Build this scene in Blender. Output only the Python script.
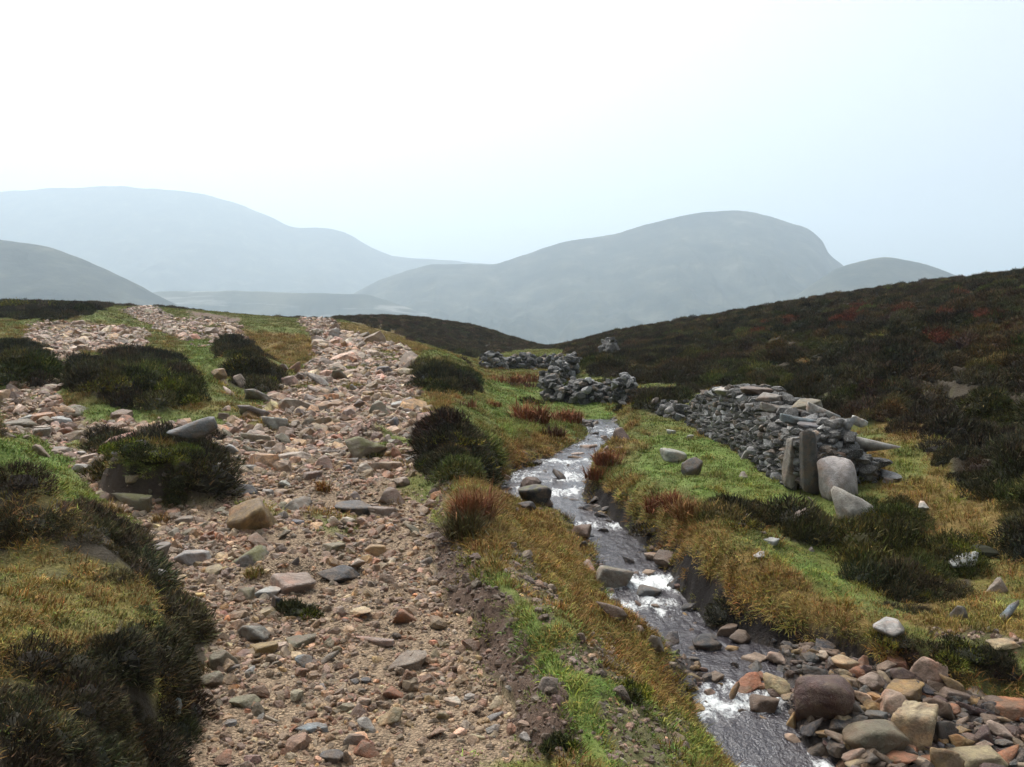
import bpy, bmesh, math, random
import numpy as np
from mathutils import Vector, Euler, Matrix

S = bpy.context.scene
for _o in list(bpy.data.objects):
    bpy.data.objects.remove(_o)
COL = S.collection
R = math.radians

# ------------------------------------------------------------------ camera
F_PX, CU, CV = 835.0, 512.0, 383.5
EYE, PITCH = 1.6, math.atan((383.5 - 345.0) / 835.0)
cam = bpy.data.cameras.new('camera')
cam_o = bpy.data.objects.new('camera', cam)
COL.objects.link(cam_o)
cam_o.location = (0, 0, EYE)
cam_o.rotation_euler = (R(90) - PITCH, 0, 0)
cam.sensor_fit = 'HORIZONTAL'
cam.sensor_width = 36.0
cam.lens = 36.0 * F_PX / 1024.0
cam.clip_start, cam.clip_end = 0.05, 30000.0
S.camera = cam_o

# ------------------------------------------------------------------ sky, sun, exposure
SUN_ELEV, SUN_AZ = R(60), R(-32)            # azimuth clockwise from +Y
w = bpy.data.worlds.new('World')
S.world = w
w.use_nodes = True
nt = w.node_tree
nt.nodes.clear()
sky = nt.nodes.new('ShaderNodeTexSky')
sky.sky_type = 'NISHITA'
sky.sun_disc = False
sky.sun_elevation = SUN_ELEV
sky.sun_rotation = SUN_AZ
sky.air_density, sky.dust_density, sky.ozone_density = 1.0, 8.0, 1.0
hs = nt.nodes.new('ShaderNodeHueSaturation')
hs.inputs['Saturation'].default_value = 0.40
bg = nt.nodes.new('ShaderNodeBackground')
bg.inputs['Strength'].default_value = 0.13
out = nt.nodes.new('ShaderNodeOutputWorld')
nt.links.new(sky.outputs[0], hs.inputs['Color'])
nt.links.new(hs.outputs[0], bg.inputs['Color'])
nt.links.new(bg.outputs[0], out.inputs['Surface'])

sl = bpy.data.lights.new('sun', 'SUN')
sl.energy = 1.5
sl.angle = R(30)
sl.color = (1.0, 0.975, 0.94)
sun_o = bpy.data.objects.new('sun', sl)
COL.objects.link(sun_o)
_d = Vector((math.sin(SUN_AZ) * math.cos(SUN_ELEV), math.cos(SUN_AZ) * math.cos(SUN_ELEV), math.sin(SUN_ELEV)))
sun_o.rotation_euler = _d.to_track_quat('Z', 'Y').to_euler()

S.view_settings.view_transform = 'Standard'
S.view_settings.look = 'None'
S.view_settings.exposure = 0.86
S.view_settings.gamma = 1.0
S.render.engine = 'CYCLES'
S.cycles.use_denoising = True
S.cycles.denoiser = 'OPENIMAGEDENOISE'
S.cycles.max_bounces = 5
S.cycles.diffuse_bounces = 3
S.cycles.glossy_bounces = 2
S.cycles.transmission_bounces = 3
S.cycles.volume_bounces = 1
S.cycles.use_adaptive_sampling = True
S.cycles.adaptive_threshold = 0.02

rng = np.random.default_rng(7)
rnd = random.Random(7)

# ------------------------------------------------------------------ numeric helpers
def ray(u, v):
    """direction through a pixel, scaled so that its y is 1"""
    c, s = math.cos(PITCH), math.sin(PITCH)
    u, v = np.asarray(u, float), np.asarray(v, float)
    a, b = (u - CU) / F_PX, (CV - v) / F_PX
    y = c + b * s
    return a / y, (b * c - s) / y

def project(x, y, z):
    c, s = math.cos(PITCH), math.sin(PITCH)
    zz = z - EYE
    d = np.maximum(y * c - zz * s, 1e-3)
    return CU + F_PX * x / d, CV - F_PX * (y * s + zz * c) / d

def P(u, v, y):
    a, b = ray(u, v)
    return a * y, EYE + b * y

def pchip(xs, ys, xq):
    xs = np.asarray(xs, float); ys = np.asarray(ys, float); xq = np.asarray(xq, float)
    h = np.diff(xs); dl = np.diff(ys, axis=0)
    dl = dl / (h if ys.ndim == 1 else h[:, None])
    d = np.zeros_like(ys)
    a, b = dl[:-1], dl[1:]
    ok = (a * b) > 0
    d[1:-1] = np.where(ok, 2 * a * b / np.where(ok, a + b, 1), 0)
    d[0], d[-1] = dl[0], dl[-1]
    i = np.clip(np.searchsorted(xs, xq) - 1, 0, len(xs) - 2)
    t = np.clip((xq - xs[i]) / h[i], 0, 1)
    hh = h[i]
    if ys.ndim > 1:
        t = t[:, None]; hh = hh[:, None]
    t2, t3 = t * t, t * t * t
    return (2*t3-3*t2+1)*ys[i] + (t3-2*t2+t)*hh*d[i] + (-2*t3+3*t2)*ys[i+1] + (t3-t2)*hh*d[i+1]

def _hash(ix, iy, seed):
    h = (ix.astype(np.int64) * 374761393 + iy.astype(np.int64) * 668265263 + seed * 974634777) & 0xFFFFFFFF
    h = ((h ^ (h >> 13)) * 1274126177) & 0xFFFFFFFF
    return h ^ (h >> 16)

def perlin(x, y, seed=0):
    ix, iy = np.floor(x), np.floor(y)
    fx, fy = x - ix, y - iy
    def g(dx, dy):
        a = _hash(ix + dx, iy + dy, seed) / 4294967296.0 * 2 * np.pi
        return np.cos(a) * (fx - dx) + np.sin(a) * (fy - dy)
    sx = fx * fx * fx * (fx * (fx * 6 - 15) + 10)
    sy = fy * fy * fy * (fy * (fy * 6 - 15) + 10)
    n0 = g(0, 0) * (1 - sx) + g(1, 0) * sx
    n1 = g(0, 1) * (1 - sx) + g(1, 1) * sx
    return (n0 * (1 - sy) + n1 * sy) * 1.5

def fbm(x, y, scale, octv=3, seed=0, gain=0.5):
    s, a, f, t = 0.0, 1.0, 1.0 / scale, 0.0
    for k in range(octv):
        s = s + a * perlin(x * f + 17.3 * k, y * f - 9.1 * k, seed + k)
        t += a; a *= gain; f *= 2.03
    return s / t

def sstep(a, b, x):
    t = np.clip((x - a) / (b - a), 0, 1)
    return t * t * (3 - 2 * t)

def in_poly(u, v, poly):
    r = np.zeros(u.shape, bool)
    p = np.asarray(poly, float)
    lo, hi = p.min(0), p.max(0)
    box = (u >= lo[0]) & (u <= hi[0]) & (v >= lo[1]) & (v <= hi[1])
    uu, vv = u[box], v[box]
    q = np.zeros(uu.shape, bool)
    for (x1, y1), (x2, y2) in zip(p, np.roll(p, -1, 0)):
        if y1 == y2: continue
        c = (y1 > vv) != (y2 > vv)
        q ^= c & (uu < (x2 - x1) * (vv - y1) / (y2 - y1) + x1)
    r[box] = q
    return r

# ------------------------------------------------------------------ object helpers
def link(o, parent=None):
    COL.objects.link(o)
    if parent is not None: o.parent = parent
    return o

def tag(o, label=None, cat=None, group=None, kind=None):
    if label: o['label'] = label
    if cat: o['category'] = cat
    if group: o['group'] = group
    if kind: o['kind'] = kind
    return o

def mesh_np(name, verts, faces, mat=None, smooth=True):
    """faces: (n,3) or (n,4) array"""
    verts = np.ascontiguousarray(verts, np.float32); faces = np.ascontiguousarray(faces, np.int32)
    me = bpy.data.meshes.new(name)
    k = faces.shape[1]; n = len(faces)
    me.vertices.add(len(verts)); me.vertices.foreach_set('co', verts.ravel())
    me.loops.add(n * k); me.loops.foreach_set('vertex_index', faces.ravel())
    me.polygons.add(n)
    me.polygons.foreach_set('loop_start', np.arange(0, n * k, k, dtype=np.int32))
    me.polygons.foreach_set('loop_total', np.full(n, k, np.int32))
    me.polygons.foreach_set('use_smooth', np.full(n, smooth, bool))
    me.update(calc_edges=True)
    if mat: me.materials.append(mat)
    return me

def vcol(me, name, arr):
    a = me.attributes.new(name, 'FLOAT_COLOR', 'POINT')
    arr = np.asarray(arr, np.float32)
    if arr.shape[1] == 3: arr = np.hstack([arr, np.ones((len(arr), 1), np.float32)])
    a.data.foreach_set('color', np.ascontiguousarray(arr).ravel())

def obj(name, me, parent=None):
    return link(bpy.data.objects.new(name, me), parent)

# ------------------------------------------------------------------ shader helpers
class NT:
    def __init__(self, name):
        self.m = bpy.data.materials.new(name); self.m.use_nodes = True
        self.t = self.m.node_tree; self.t.nodes.clear()
        self.out = self.n('ShaderNodeOutputMaterial')
        self.b = self.n('ShaderNodeBsdfPrincipled')
        self.l(self.b.outputs[0], self.out.inputs['Surface'])
    def n(self, k, **kw):
        x = self.t.nodes.new(k)
        for a, b in kw.items(): setattr(x, a, b)
        return x
    def l(self, a, b): self.t.links.new(a, b)
    def put(self, sock, v):
        if isinstance(v, bpy.types.NodeSocket): self.l(v, sock)
        else:
            if hasattr(sock.default_value, '__len__') and len(sock.default_value) == 4 and len(v) == 3: v = (*v, 1)
            sock.default_value = v
    def noise(self, scale, det=4, rough=0.6, coord=None, dist=0.0):
        x = self.n('ShaderNodeTexNoise')
        x.inputs['Scale'].default_value = scale; x.inputs['Detail'].default_value = det
        x.inputs['Roughness'].default_value = rough; x.inputs['Distortion'].default_value = dist
        if coord is not None: self.l(coord, x.inputs['Vector'])
        return x.outputs['Fac']
    def voro(self, scale, coord=None, feat='F1', outp='Distance'):
        x = self.n('ShaderNodeTexVoronoi'); x.feature = feat
        x.inputs['Scale'].default_value = scale
        if coord is not None: self.l(coord, x.inputs['Vector'])
        return x.outputs[outp]
    def ramp(self, fac, stops):
        x = self.n('ShaderNodeValToRGB'); e = x.color_ramp.elements
        while len(e) < len(stops): e.new(0.5)
        for el, (p, c) in zip(e, stops):
            el.position = p
            el.color = (*c, 1) if hasattr(c, '__len__') else (c, c, c, 1)
        self.l(fac, x.inputs[0]); return x.outputs[0]
    def mix(self, f, a, b, mode='MIX'):
        x = self.n('ShaderNodeMix'); x.data_type = 'RGBA'; x.blend_type = mode
        self.put(x.inputs[0], f); self.put(x.inputs[6], a); self.put(x.inputs[7], b)
        return x.outputs[2]
    def math(self, op, a, b=0.0, c=0.0, clamp=False):
        x = self.n('ShaderNodeMath'); x.operation = op; x.use_clamp = clamp
        for s, v in zip(x.inputs, (a, b, c)): self.put(s, v)
        return x.outputs[0]
    def attr(self, name, typ='GEOMETRY'):
        x = self.n('ShaderNodeAttribute'); x.attribute_name = name; x.attribute_type = typ
        return x
    def sep(self, c):
        x = self.n('ShaderNodeSeparateColor'); self.l(c, x.inputs[0]); return x.outputs
    def bump(self, h, strength=0.5, dist=0.02, normal=None):
        x = self.n('ShaderNodeBump'); x.inputs['Strength'].default_value = strength
        x.inputs['Distance'].default_value = dist; self.l(h, x.inputs['Height'])
        if normal is not None: self.l(normal, x.inputs['Normal'])
        return x.outputs[0]
    def pos(self): return self.n('ShaderNodeNewGeometry').outputs['Position']
    def objc(self): return self.n('ShaderNodeTexCoord').outputs['Object']
    def set(self, **kw):
        names = dict(color='Base Color', rough='Roughness', normal='Normal', spec='Specular IOR Level')
        for k, v in kw.items(): self.put(self.b.inputs[names.get(k, k)], v)
        return self.m

# ------------------------------------------------------------------ terrain: profile of the ground at a row of depths
# columns: far left, left, mound, path left, path right, turf lip, mid bank, stream left, stream right,
#          right bank top, terrace / wall foot, heather foot, heather slope, far right
WORLD_ROWS = [(1.2, [(-3.5,.6),(-1.7,.5),(-1.25,.3),(-.9,0),(.3,-.02),(.42,.05),(1.0,-.25),(1.55,-1.1),(3.6,-1.1),(4.4,-.8),(5,-.6),(5.6,-.4),(7,.2),(10,1.5)])]
PIX_ROWS = [
 (3.2, [(-500,528),(-20,600),(125,655),(185,762),(510,765),(566,738),(680,775),(960,1000),(1800,1000),(2000,920),(2200,850),(2450,770),(3000,500),(4000,300)]),
 (4.1, [(-500,480),(0,570),(140,600),(200,668),(485,672),(540,648),(650,705),(856,860),(1420,860),(1530,800),(1640,750),(1800,680),(2400,460),(3500,270)]),
 (5.0, [(-500,415),(0,438),(75,508),(205,602),(448,605),(496,582),(618,655),(735,752),(1110,752),(1180,715),(1290,685),(1450,640),(2000,440),(3000,250)]),
 (6.0, [(-500,410),(0,447),(72,500),(178,552),(437,556),(482,536),(582,604),(684,674),(850,674),(880,640),(1010,634),(1120,622),(1500,500),(2400,320)]),
 (7.0, [(-500,405),(0,455),(70,490),(150,515),(424,515),(466,492),(550,560),(630,624),(702,624),(752,574),(900,592),(1000,588),(1200,530),(2000,350)]),
 (9.5, [(-500,395),(0,435),(50,447),(100,452),(425,455),(450,446),(508,512),(600,538),(628,538),(662,500),(800,497),(880,488),(1000,468),(1400,385)]),
 (10.6,[(-500,388),(0,424),(65,431),(120,436),(422,440),(446,431),(488,497),(562,508),(594,508),(630,480),(772,474),(866,466),(990,446),(1350,366)]),
 (11.3,[(-500,383),(0,414),(70,420),(135,424),(420,428),(442,420),(472,470),(504,493),(578,493),(612,468),(758,462),(858,453),(985,432),(1325,355)]),
 (12., [(-500,378),(0,404),(80,409),(150,413),(418,418),(440,410),(472,450),(507,481),(588,481),(600,458),(745,452),(850,442),(980,415),(1300,345)]),
 (13.4,[(-500,368),(0,392),(90,398),(172,403),(417,408),(438,403),(490,428),(558,455),(598,455),(622,438),(722,438),(826,428),(968,402),(1282,330)]),
 (16., [(-500,350),(0,372),(110,380),(220,386),(415,392),(435,387),(510,414),(597,429),(619,429),(640,417),(690,417),(780,402),(950,365),(1250,300)]),
 (22., [(-500,330),(0,348),(150,355),(290,364),(410,368),(430,365),(490,385),(560,396),(590,396),(620,388),(660,380),(750,365),(900,332),(1200,272)]),
 (30., [(-500,310),(0,328),(150,335),(310,345),(400,350),(425,351),(480,365),(520,373),(550,373),(580,367),(630,360),(720,343),(900,310),(1200,250)]),
 (42., [(-500,293),(0,311),(150,318),(305,330),(355,333),(385,337),(450,352),(500,358),(530,358),(560,354),(620,342),(720,324),(900,294),(1150,258)]),
 (55., [(-500,287),(0,304),(140,307),(285,318),(322,320),(360,325),(440,342),(510,352),(540,351),(570,346),(630,331),(740,315),(900,290),(1100,272)]),
 (75., [(-500,300),(0,309),(140,311),(280,323),(330,321),(400,319),(470,327),(530,344),(548,348),(575,345),(640,336),(740,323),(900,300),(1100,285)]),
 (100.,[(-500,350),(0,350),(140,350),(280,355),(330,355),(400,360),(470,365),(530,372),(548,374),(575,372),(640,370),(740,365),(900,360),(1100,355)]),
 (170.,[(-500,520),(0,520),(140,520),(280,520),(330,520),(400,520),(470,520),(530,520),(548,520),(575,520),(640,520),(740,520),(900,520),(1100,520)]),
]
ST_Y, ST_X, ST_Z = [], [], []
for yy, row in WORLD_ROWS:
    ST_Y.append(yy); ST_X.append([p[0] for p in row]); ST_Z.append([p[1] for p in row])
for yy, row in PIX_ROWS:
    a = [P(u, v, yy) for u, v in row]
    ST_Y.append(yy); ST_X.append([float(p[0]) for p in a]); ST_Z.append([float(p[1]) for p in a])
ST_Y = np.array(ST_Y); ST_X = np.array(ST_X); ST_Z = np.array(ST_Z)
# water surface along the stream (pools and small steps)
ZW_Y = [1.2, 3.2, 4.4, 5.0, 5.35, 5.9, 6.3, 7.2, 8.1, 9.7, 10.4, 11.2, 11.5, 12.0, 12.4, 13.2, 15., 16.5, 18., 22., 30., 55., 170.]
ZW_Z = [-1.16,-1.06,-.97,-.90,-.84,-.775,-.755,-.735,-.60,-.575,-.50,-.45,-.39,-.35,-.30,-.20,-.09,.02,.11,.38,.62,1.1,-30.]

NY, NT_ = 720, 940
LY = np.linspace(math.log(1.2), math.log(165), NY)
GY = np.exp(LY)
_t = np.linspace(-1, 1, NT_)
GT = 1.35 * (0.62 * _t + 0.38 * _t ** 3)          # x / y of the columns, denser in the middle
CX = pchip(np.log(ST_Y), ST_X, LY)                # column x at each row
CZ = pchip(np.log(ST_Y), ST_Z, LY)
ZW = pchip(np.log(ZW_Y), ZW_Z, LY)
CZ[:, 7] = np.where(GY < 24, ZW, CZ[:, 7]); CZ[:, 8] = np.where(GY < 24, ZW, CZ[:, 8])
X = GT[None, :] * GY[:, None]
Y = np.repeat(GY[:, None], NT_, 1)
Z = np.zeros_like(X); SP = np.zeros_like(X)
idx14 = np.arange(14.0)
for i in range(NY):
    Z[i] = pchip(CX[i], CZ[i], X[i])
    lo = X[i] < CX[i, 0]; hi = X[i] > CX[i, -1]
    Z[i][lo] = CZ[i, 0] + (CX[i, 0] - X[i][lo]) * 0.12
    Z[i][hi] = CZ[i, -1] + (X[i][hi] - CX[i, -1]) * 0.12
    SP[i] = np.interp(X[i], CX[i], idx14)
def blur(a, n):
    for _ in range(n):
        b = np.pad(a, 1, mode='edge')
        a = 0.5 * a + 0.125 * (b[:-2, 1:-1] + b[2:, 1:-1] + b[1:-1, :-2] + b[1:-1, 2:])
    return a
Z = blur(Z, 3)

def bump_at(u, y, rx, ry, h, p=2.0, rot=0.0):
    global Z
    x0 = float(ray(u, 345)[0]) * y
    dx, dy = X - x0, Y - y
    wob = 1 + 0.30 * fbm(X + 3, Y, max(rx, ry) * 0.9, 2, int(u) % 97)
    q = ((dx / rx) ** 2 + (dy / ry) ** 2) / wob
    Z = Z + h * np.exp(-q ** p)
# peat hags and heather humps standing proud of the eroded ground
bump_at(160, 7.75, .52, .34, .46, 2.8)            # peat stack with the flat boulder on it
bump_at(112, 8.3, .36, .30, .22, 1.5)
bump_at(130, 13.2, 1.15, 1.1, .40, 1.3)
bump_at(195, 15., .7, .8, .35, 1.3)
bump_at(245, 17.5, .95, 1.2, .50, 1.3)
bump_at(25, 14.0, .55, .8, .40, 1.3)
bump_at(463, 9.8, .42, .85, .17, 1.4)
bump_at(445, 21., 1.0, 1.6, .45, 1.3)
bump_at(285, 5.7, .22, .18, .14, 1.5)
bump_at(365, 11.0, .28, .25, .16, 1.5)
bump_at(90, 36., 2.0, 2.5, .5, 1.2)
bump_at(40, 42., 3.0, 2.5, .4, 1.2)
bump_at(270, 36., 3.2, 2.0, .35, 1.5)
bump_at(300, 27., 1.4, 1.6, .30, 1.5)
bump_at(330, 44., 1.6, 2.0, .35, 1.3)
bump_at(610, 27., 2.2, 2.0, .35, 1.3)
bump_at(640, 6.15, .55, .38, .13, 1.5)            # grassy hump at the foot of the left bank
bump_at(570, 4.3, .25, .5, .10, 1.5)
bump_at(740, 7.6, .50, .55, .10, 1.5)
bump_at(548, 10.0, .25, .35, .04, 1.3)
bump_at(655, 5.75, .35, .28, .10, 1.5)

m_path = sstep(2.55, 3.05, SP) * (1 - sstep(3.85, 4.05, SP))
U, V = project(X, Y, Z)
wu = 9 * fbm(X, Y, .55, 3, 5) * np.clip(7 / Y, .25, 1.6) * 2.2
wv = 7 * fbm(X, Y, .55, 3, 9) * np.clip(7 / Y, .25, 1.6) * 1.6
UW, VW = U + wu, V + wv
def region(polys):
    m = np.zeros(X.shape)
    for p in polys: m = np.maximum(m, in_poly(UW, VW, p).astype(float))
    return blur(m, 2)

GRAVEL = region([
 [(0,403),(25,352),(28,326),(60,320),(120,326),(150,332),(140,352),(80,352),(62,380),(55,405),(100,418),(200,424),(250,420),(280,385),(310,370),(400,360),(440,372),(442,440),(300,470),(240,500),(210,520),(150,545),(150,520),(100,500),(75,470),(40,440),(0,440)],
 [(120,310),(150,306),(175,318),(235,322),(250,345),(210,352),(160,330)],
 [(300,320),(330,318),(350,335),(425,352),(400,372),(300,372),(320,345)],
 [(150,520),(240,500),(430,500),(470,600),(530,690),(545,767),(170,767),(195,700),(215,650),(205,600),(165,590),(135,555)],
])
DIRT = region([
 [(488,545),(512,548),(545,585),(566,618),(548,625),(520,600)],
 [(615,706),(660,710),(690,735),(690,767),(600,767),(590,735)],
 [(560,640),(600,640),(640,670),(610,690),(570,670)],
 [(925,628),(1024,640),(1024,654),(940,638)],
 [(430,470),(455,480),(450,520),(430,500)],
])
PEATB = region([
 [(425,520),(447,525),(500,598),(545,650),(568,700),(572,767),(520,767),(508,690),(470,640),(442,590)],
 [(185,310),(240,318),(240,323),(190,317)],
])
HEATH = region([
 [(-900,485),(0,482),(40,494),(70,522),(95,520),(128,560),(148,592),(80,582),(0,568),(-900,570)],
 [(150,618),(205,602),(213,640),(195,700),(165,767),(-900,1000),(-900,668),(0,668),(60,658),(110,638)],
 [(-900,395),(0,430),(10,480),(-900,500)],
 [(60,380),(90,360),(130,352),(180,360),(195,395),(170,410),(110,405)],
 [(215,340),(240,338),(275,375),(265,395),(235,385),(225,360)],
 [(100,438),(215,440),(215,500),(150,505),(105,495)],
 [(0,342),(45,350),(55,375),(40,385),(0,380)],
 [(0,300),(60,304),(90,296),(110,306),(80,318),(0,318)],
 [(425,425),(455,415),(490,445),(500,470),(455,480),(420,465)],
 [(410,370),(440,362),(475,375),(470,392),(430,392)],
 [(640,395),(680,392),(676,418),(640,412)],
 [(680,372),(760,345),(860,300),(1024,280),(2600,100),(2600,620),(1024,560),(1000,510),(940,470),(905,430),(850,405),(800,395),(720,385),(680,400)],
 [(560,345),(700,318),(860,292),(860,345),(700,380),(640,385),(590,372)],
 [(855,500),(930,505),(935,530),(890,545),(850,530)],
 [(850,545),(940,530),(990,555),(960,600),(900,620),(850,590)],
 [(330,316),(420,316),(480,326),(545,345),(470,358),(430,345)],
 [(780,520),(820,525),(820,545),(785,540)],
 [(870,640),(1024,650),(1024,690),(940,690),(880,665)],
 [(700,505),(790,510),(800,530),(720,530)],
 [(700,590),(780,640),(860,645),(860,662),(760,650),(690,610)],
])
GREEN = region([
 [(640,440),(690,428),(730,450),(800,490),(800,520),(700,505),(640,475)],
 [(455,560),(500,580),(560,640),(640,700),(780,767),(560,767),(550,700),(500,630)],
 [(480,380),(540,380),(620,400),(600,430),(500,440),(490,400)],
 [(-200,425),(30,432),(75,464),(98,508),(70,508),(40,480),(-200,464)],
 [(180,340),(220,340),(225,380),(205,390),(190,370)],
 [(85,405),(130,402),(140,420),(85,418)],
 [(890,440),(935,450),(925,480),(885,480)],
 [(760,560),(820,560),(880,600),(840,610)],
])
OCHRE = region([
 [(670,545),(740,548),(830,592),(880,640),(800,640),(720,615),(690,590)],
 [(560,490),(700,510),(720,540),(690,545),(640,535),(580,520)],
 [(465,470),(505,490),(560,540),(600,620),(575,620),(520,560),(470,540)],
 [(500,440),(560,445),(540,470),(500,480)],
 [(-200,560),(75,560),(140,580),(165,600),(140,620),(105,640),(60,660),(-200,668)],
 [(590,650),(680,670),(720,740),(690,740),(640,700)],
 [(870,440),(960,430),(950,480),(1010,500),(1024,560),(880,560),(930,520),(880,490)],
 [(900,600),(1024,615),(1024,640),(900,630)],
 [(230,330),(320,335),(330,360),(290,365),(240,350)],
 [(870,420),(930,425),(900,450)],
 [(330,322),(385,325),(430,350),(380,350),(340,335)],
 [(640,440),(600,480),(560,470),(600,440)],
])
nz = fbm(X, Y, 1.1, 3, 21); nz2 = fbm(X, Y, .45, 3, 33); nz3 = fbm(X, Y, 4.0, 3, 41)
m_path = np.maximum(m_path * (Y < 11), GRAVEL)
m_path = np.where(SP > 4.35, 0, m_path) * (1 - HEATH) * (1 - .9 * GREEN * (Y > 6))
right_moor = sstep(10.5, 11.6, SP + .9 * nz - .5 * (Y < 13)) * sstep(6, 9, Y) + sstep(11.6, 12.6, SP + .6 * nz) * (Y < 9)
m_heath = np.clip(np.maximum(HEATH, np.clip(right_moor, 0, 1)) * (1 - .75 * sstep(.16, .40, nz2 + .4 * nz) * (1 - .8 * sstep(11.6, 12.2, SP))), 0, 1)
m_heath = np.maximum(m_heath, (Y > 62) * 1.0)
leftm = (SP < 3) & (Y < 6.3)
m_heath = np.where(leftm & (OCHRE < .4) & (GREEN < .4), np.maximum(m_heath, .85) * (1 - .55 * sstep(.14, .30, nz2)), m_heath)
m_heath *= (1 - m_path) * (1 - .95 * np.maximum(GREEN, .6 * OCHRE)) * (1 - DIRT)
m_path = m_path * np.where(Y > 19, 1 - .8 * sstep(.02, .22, fbm(X, Y, 2.6, 3, 23)), 1 - .9 * sstep(.24, .36, fbm(X, Y, 1.1, 3, 24)) * sstep(4, 8, Y))
_sx = float(ray(160, 345)[0]) * 7.75
stack = np.exp(-((((X - _sx) / .56) ** 2 + ((Y - 7.75) / .37) ** 2) / (1 + .30 * fbm(X + 3, Y, .47, 2, 160 % 97))) ** 2.8)
stack_top = sstep(.72, .85, stack); stack_face = sstep(.05, .25, stack) * (1 - stack_top)
m_heath = m_heath * (1 - stack_top) * (1 - .25 * stack_face)
m_bed = sstep(6.75, 7.0, SP) * (1 - sstep(8.0, 8.25, SP)) * (Y < 17.4)
m_peat = np.clip(np.maximum(PEATB, DIRT * .55), 0, 1) * (1 - m_bed)
over = sstep(8.0, 8.08, SP) * (1 - sstep(8.40, 8.65, SP)) * (Y < 13.5) * (Y > 5.6) + sstep(6.5, 6.8, SP) * (1 - sstep(6.98, 7.05, SP)) * (Y < 13.5) * .8  # near-black strips at the stream edges: shade of the gap under turf, as colour
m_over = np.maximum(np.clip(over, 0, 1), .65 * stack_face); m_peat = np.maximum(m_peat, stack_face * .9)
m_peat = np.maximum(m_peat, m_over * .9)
m_peat *= (1 - stack_top)
m_path *= (1 - m_bed) * (1 - m_peat) * (1 - stack_top)
m_dirt = DIRT * (1 - m_bed)
m_green = np.clip(GREEN * (.72 + .9 * nz2 + .5 * nz) + .35 * sstep(0, .3, -nz), 0, 1)
m_ochre = np.clip(OCHRE + .5 * sstep(.02, .3, nz), 0, 1) * (1 - .6 * GREEN)
m_ochre = np.where(leftm & (GREEN < .3), .42, m_ochre); m_green = np.where(leftm & (GREEN < .3), m_green * .2, m_green)

# channel, lumps, stones' seat
BAR = region([[(770,655),(868,642),(1040,680),(1300,767),(860,800),(790,722)]]) * m_bed
Z = Z + .20 * BAR * (.85 + .5 * nz2)
Z = Z - .14 * m_bed * (.7 + .6 * nz2)
turf = np.clip(1 - m_path - m_bed - m_peat, 0, 1)
Z = Z + turf * (.055 * fbm(X, Y, .45, 3, 51) + .05 * fbm(X, Y, 1.3, 2, 52)) * sstep(1.5, 3, Y)
Z = Z + m_heath * sstep(10.4, 11.4, SP) * sstep(7, 11, Y) * .48 * (.35 - np.abs(fbm(X, Y, 1.9, 3, 57)) * 1.9)
Z = Z + m_heath * (.10 * fbm(X, Y, 1.0, 3, 55) + .14 * sstep(15, 40, Y) * fbm(X, Y, 4, 3, 56))
Z = Z + m_path * (.030 * fbm(X, Y, .5, 3, 61) + .022 * fbm(X, Y, .12, 2, 62) + .10 * fbm(X, Y, 1.3, 3, 63) * sstep(5, 10, Y))
Z = Z - .035 * m_path * sstep(3, 5, Y)
Z = Z + m_peat * (.09 * fbm(X, Y, .30, 3, 71) + .070 * fbm(X, Y, .09, 4, 72))
Z = Z + sstep(8.1, 8.6, SP) * (1 - sstep(9.0, 10.2, SP)) * (Y < 12) * .06 * (1 + nz2) * sstep(4.5, 6, Y)
U, V = project(X, Y, Z)

def _cell(x, y):
    i = np.clip((np.log(np.maximum(y, 1.21)) - LY[0]) / (LY[1] - LY[0]), 0, NY - 1.001)
    t = np.asarray(x) / np.asarray(y)
    j = np.clip(np.interp(t, GT, np.arange(NT_)), 0, NT_ - 1.001)
    return i, j
def sample(A, x, y):
    i, j = _cell(np.asarray(x, float), np.asarray(y, float))
    i0, j0 = i.astype(int), j.astype(int); fi, fj = i - i0, j - j0
    return (A[i0, j0]*(1-fi)*(1-fj) + A[i0+1, j0]*fi*(1-fj) + A[i0, j0+1]*(1-fi)*fj + A[i0+1, j0+1]*fi*fj)
def ground(x, y): return float(sample(Z, np.array([x]), np.array([y]))[0])
_ys = np.exp(np.linspace(math.log(1.6), math.log(150), 2600))
def hit(u, v):
    """where the ray through a pixel first meets the ground"""
    a, b = ray(u, v)
    below = EYE + b * _ys <= sample(Z, a * _ys, _ys)
    k = int(np.argmax(below)) if below.any() else len(_ys) - 1
    y = _ys[k]
    return float(a * y), float(y), ground(a * y, y)

_i = np.arange(NY - 1)[:, None] * NT_ + np.arange(NT_ - 1)[None, :]
quads = np.stack([_i, _i + 1, _i + NT_ + 1, _i + NT_], -1).reshape(-1, 4)

# ---- ground material
g = NT('moor_ground')
p = g.pos()
m1 = g.sep(g.attr('cover_a').outputs['Color']); m2 = g.sep(g.attr('cover_b').outputs['Color'])
n_f, n_m, n_l = g.noise(38, 6, .65, p), g.noise(9, 5, .6, p), g.noise(2.2, 5, .6, p)
st = g.voro(26, p); stc = g.voro(26, p, outp='Color')
st2 = g.voro(70, p); stc2 = g.voro(70, p, outp='Color')
gr = g.mix(n_m, (.145, .098, .060), (.33, .232, .142))
gr = g.mix(.45, gr, g.mix(g.sep(stc)[0], (.10, .064, .039), (.45, .33, .215)))
gr = g.mix(.55, gr, g.mix(g.sep(stc2)[1], (.09, .058, .035), (.42, .31, .20)))
tf = g.ramp(g.mix(.5, n_l, n_m), [(.30, (.05, .065, .015)), (.5, (.115, .125, .028)), (.7, (.20, .18, .045))])
gn = g.mix(n_m, (.075, .125, .020), (.18, .23, .050))
oc = g.ramp(n_m, [(.28, (.085, .055, .016)), (.5, (.18, .118, .034)), (.72, (.27, .19, .062))])
col = g.mix(m2[0], tf, gn)
col = g.mix(m2[1], col, oc)
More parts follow.
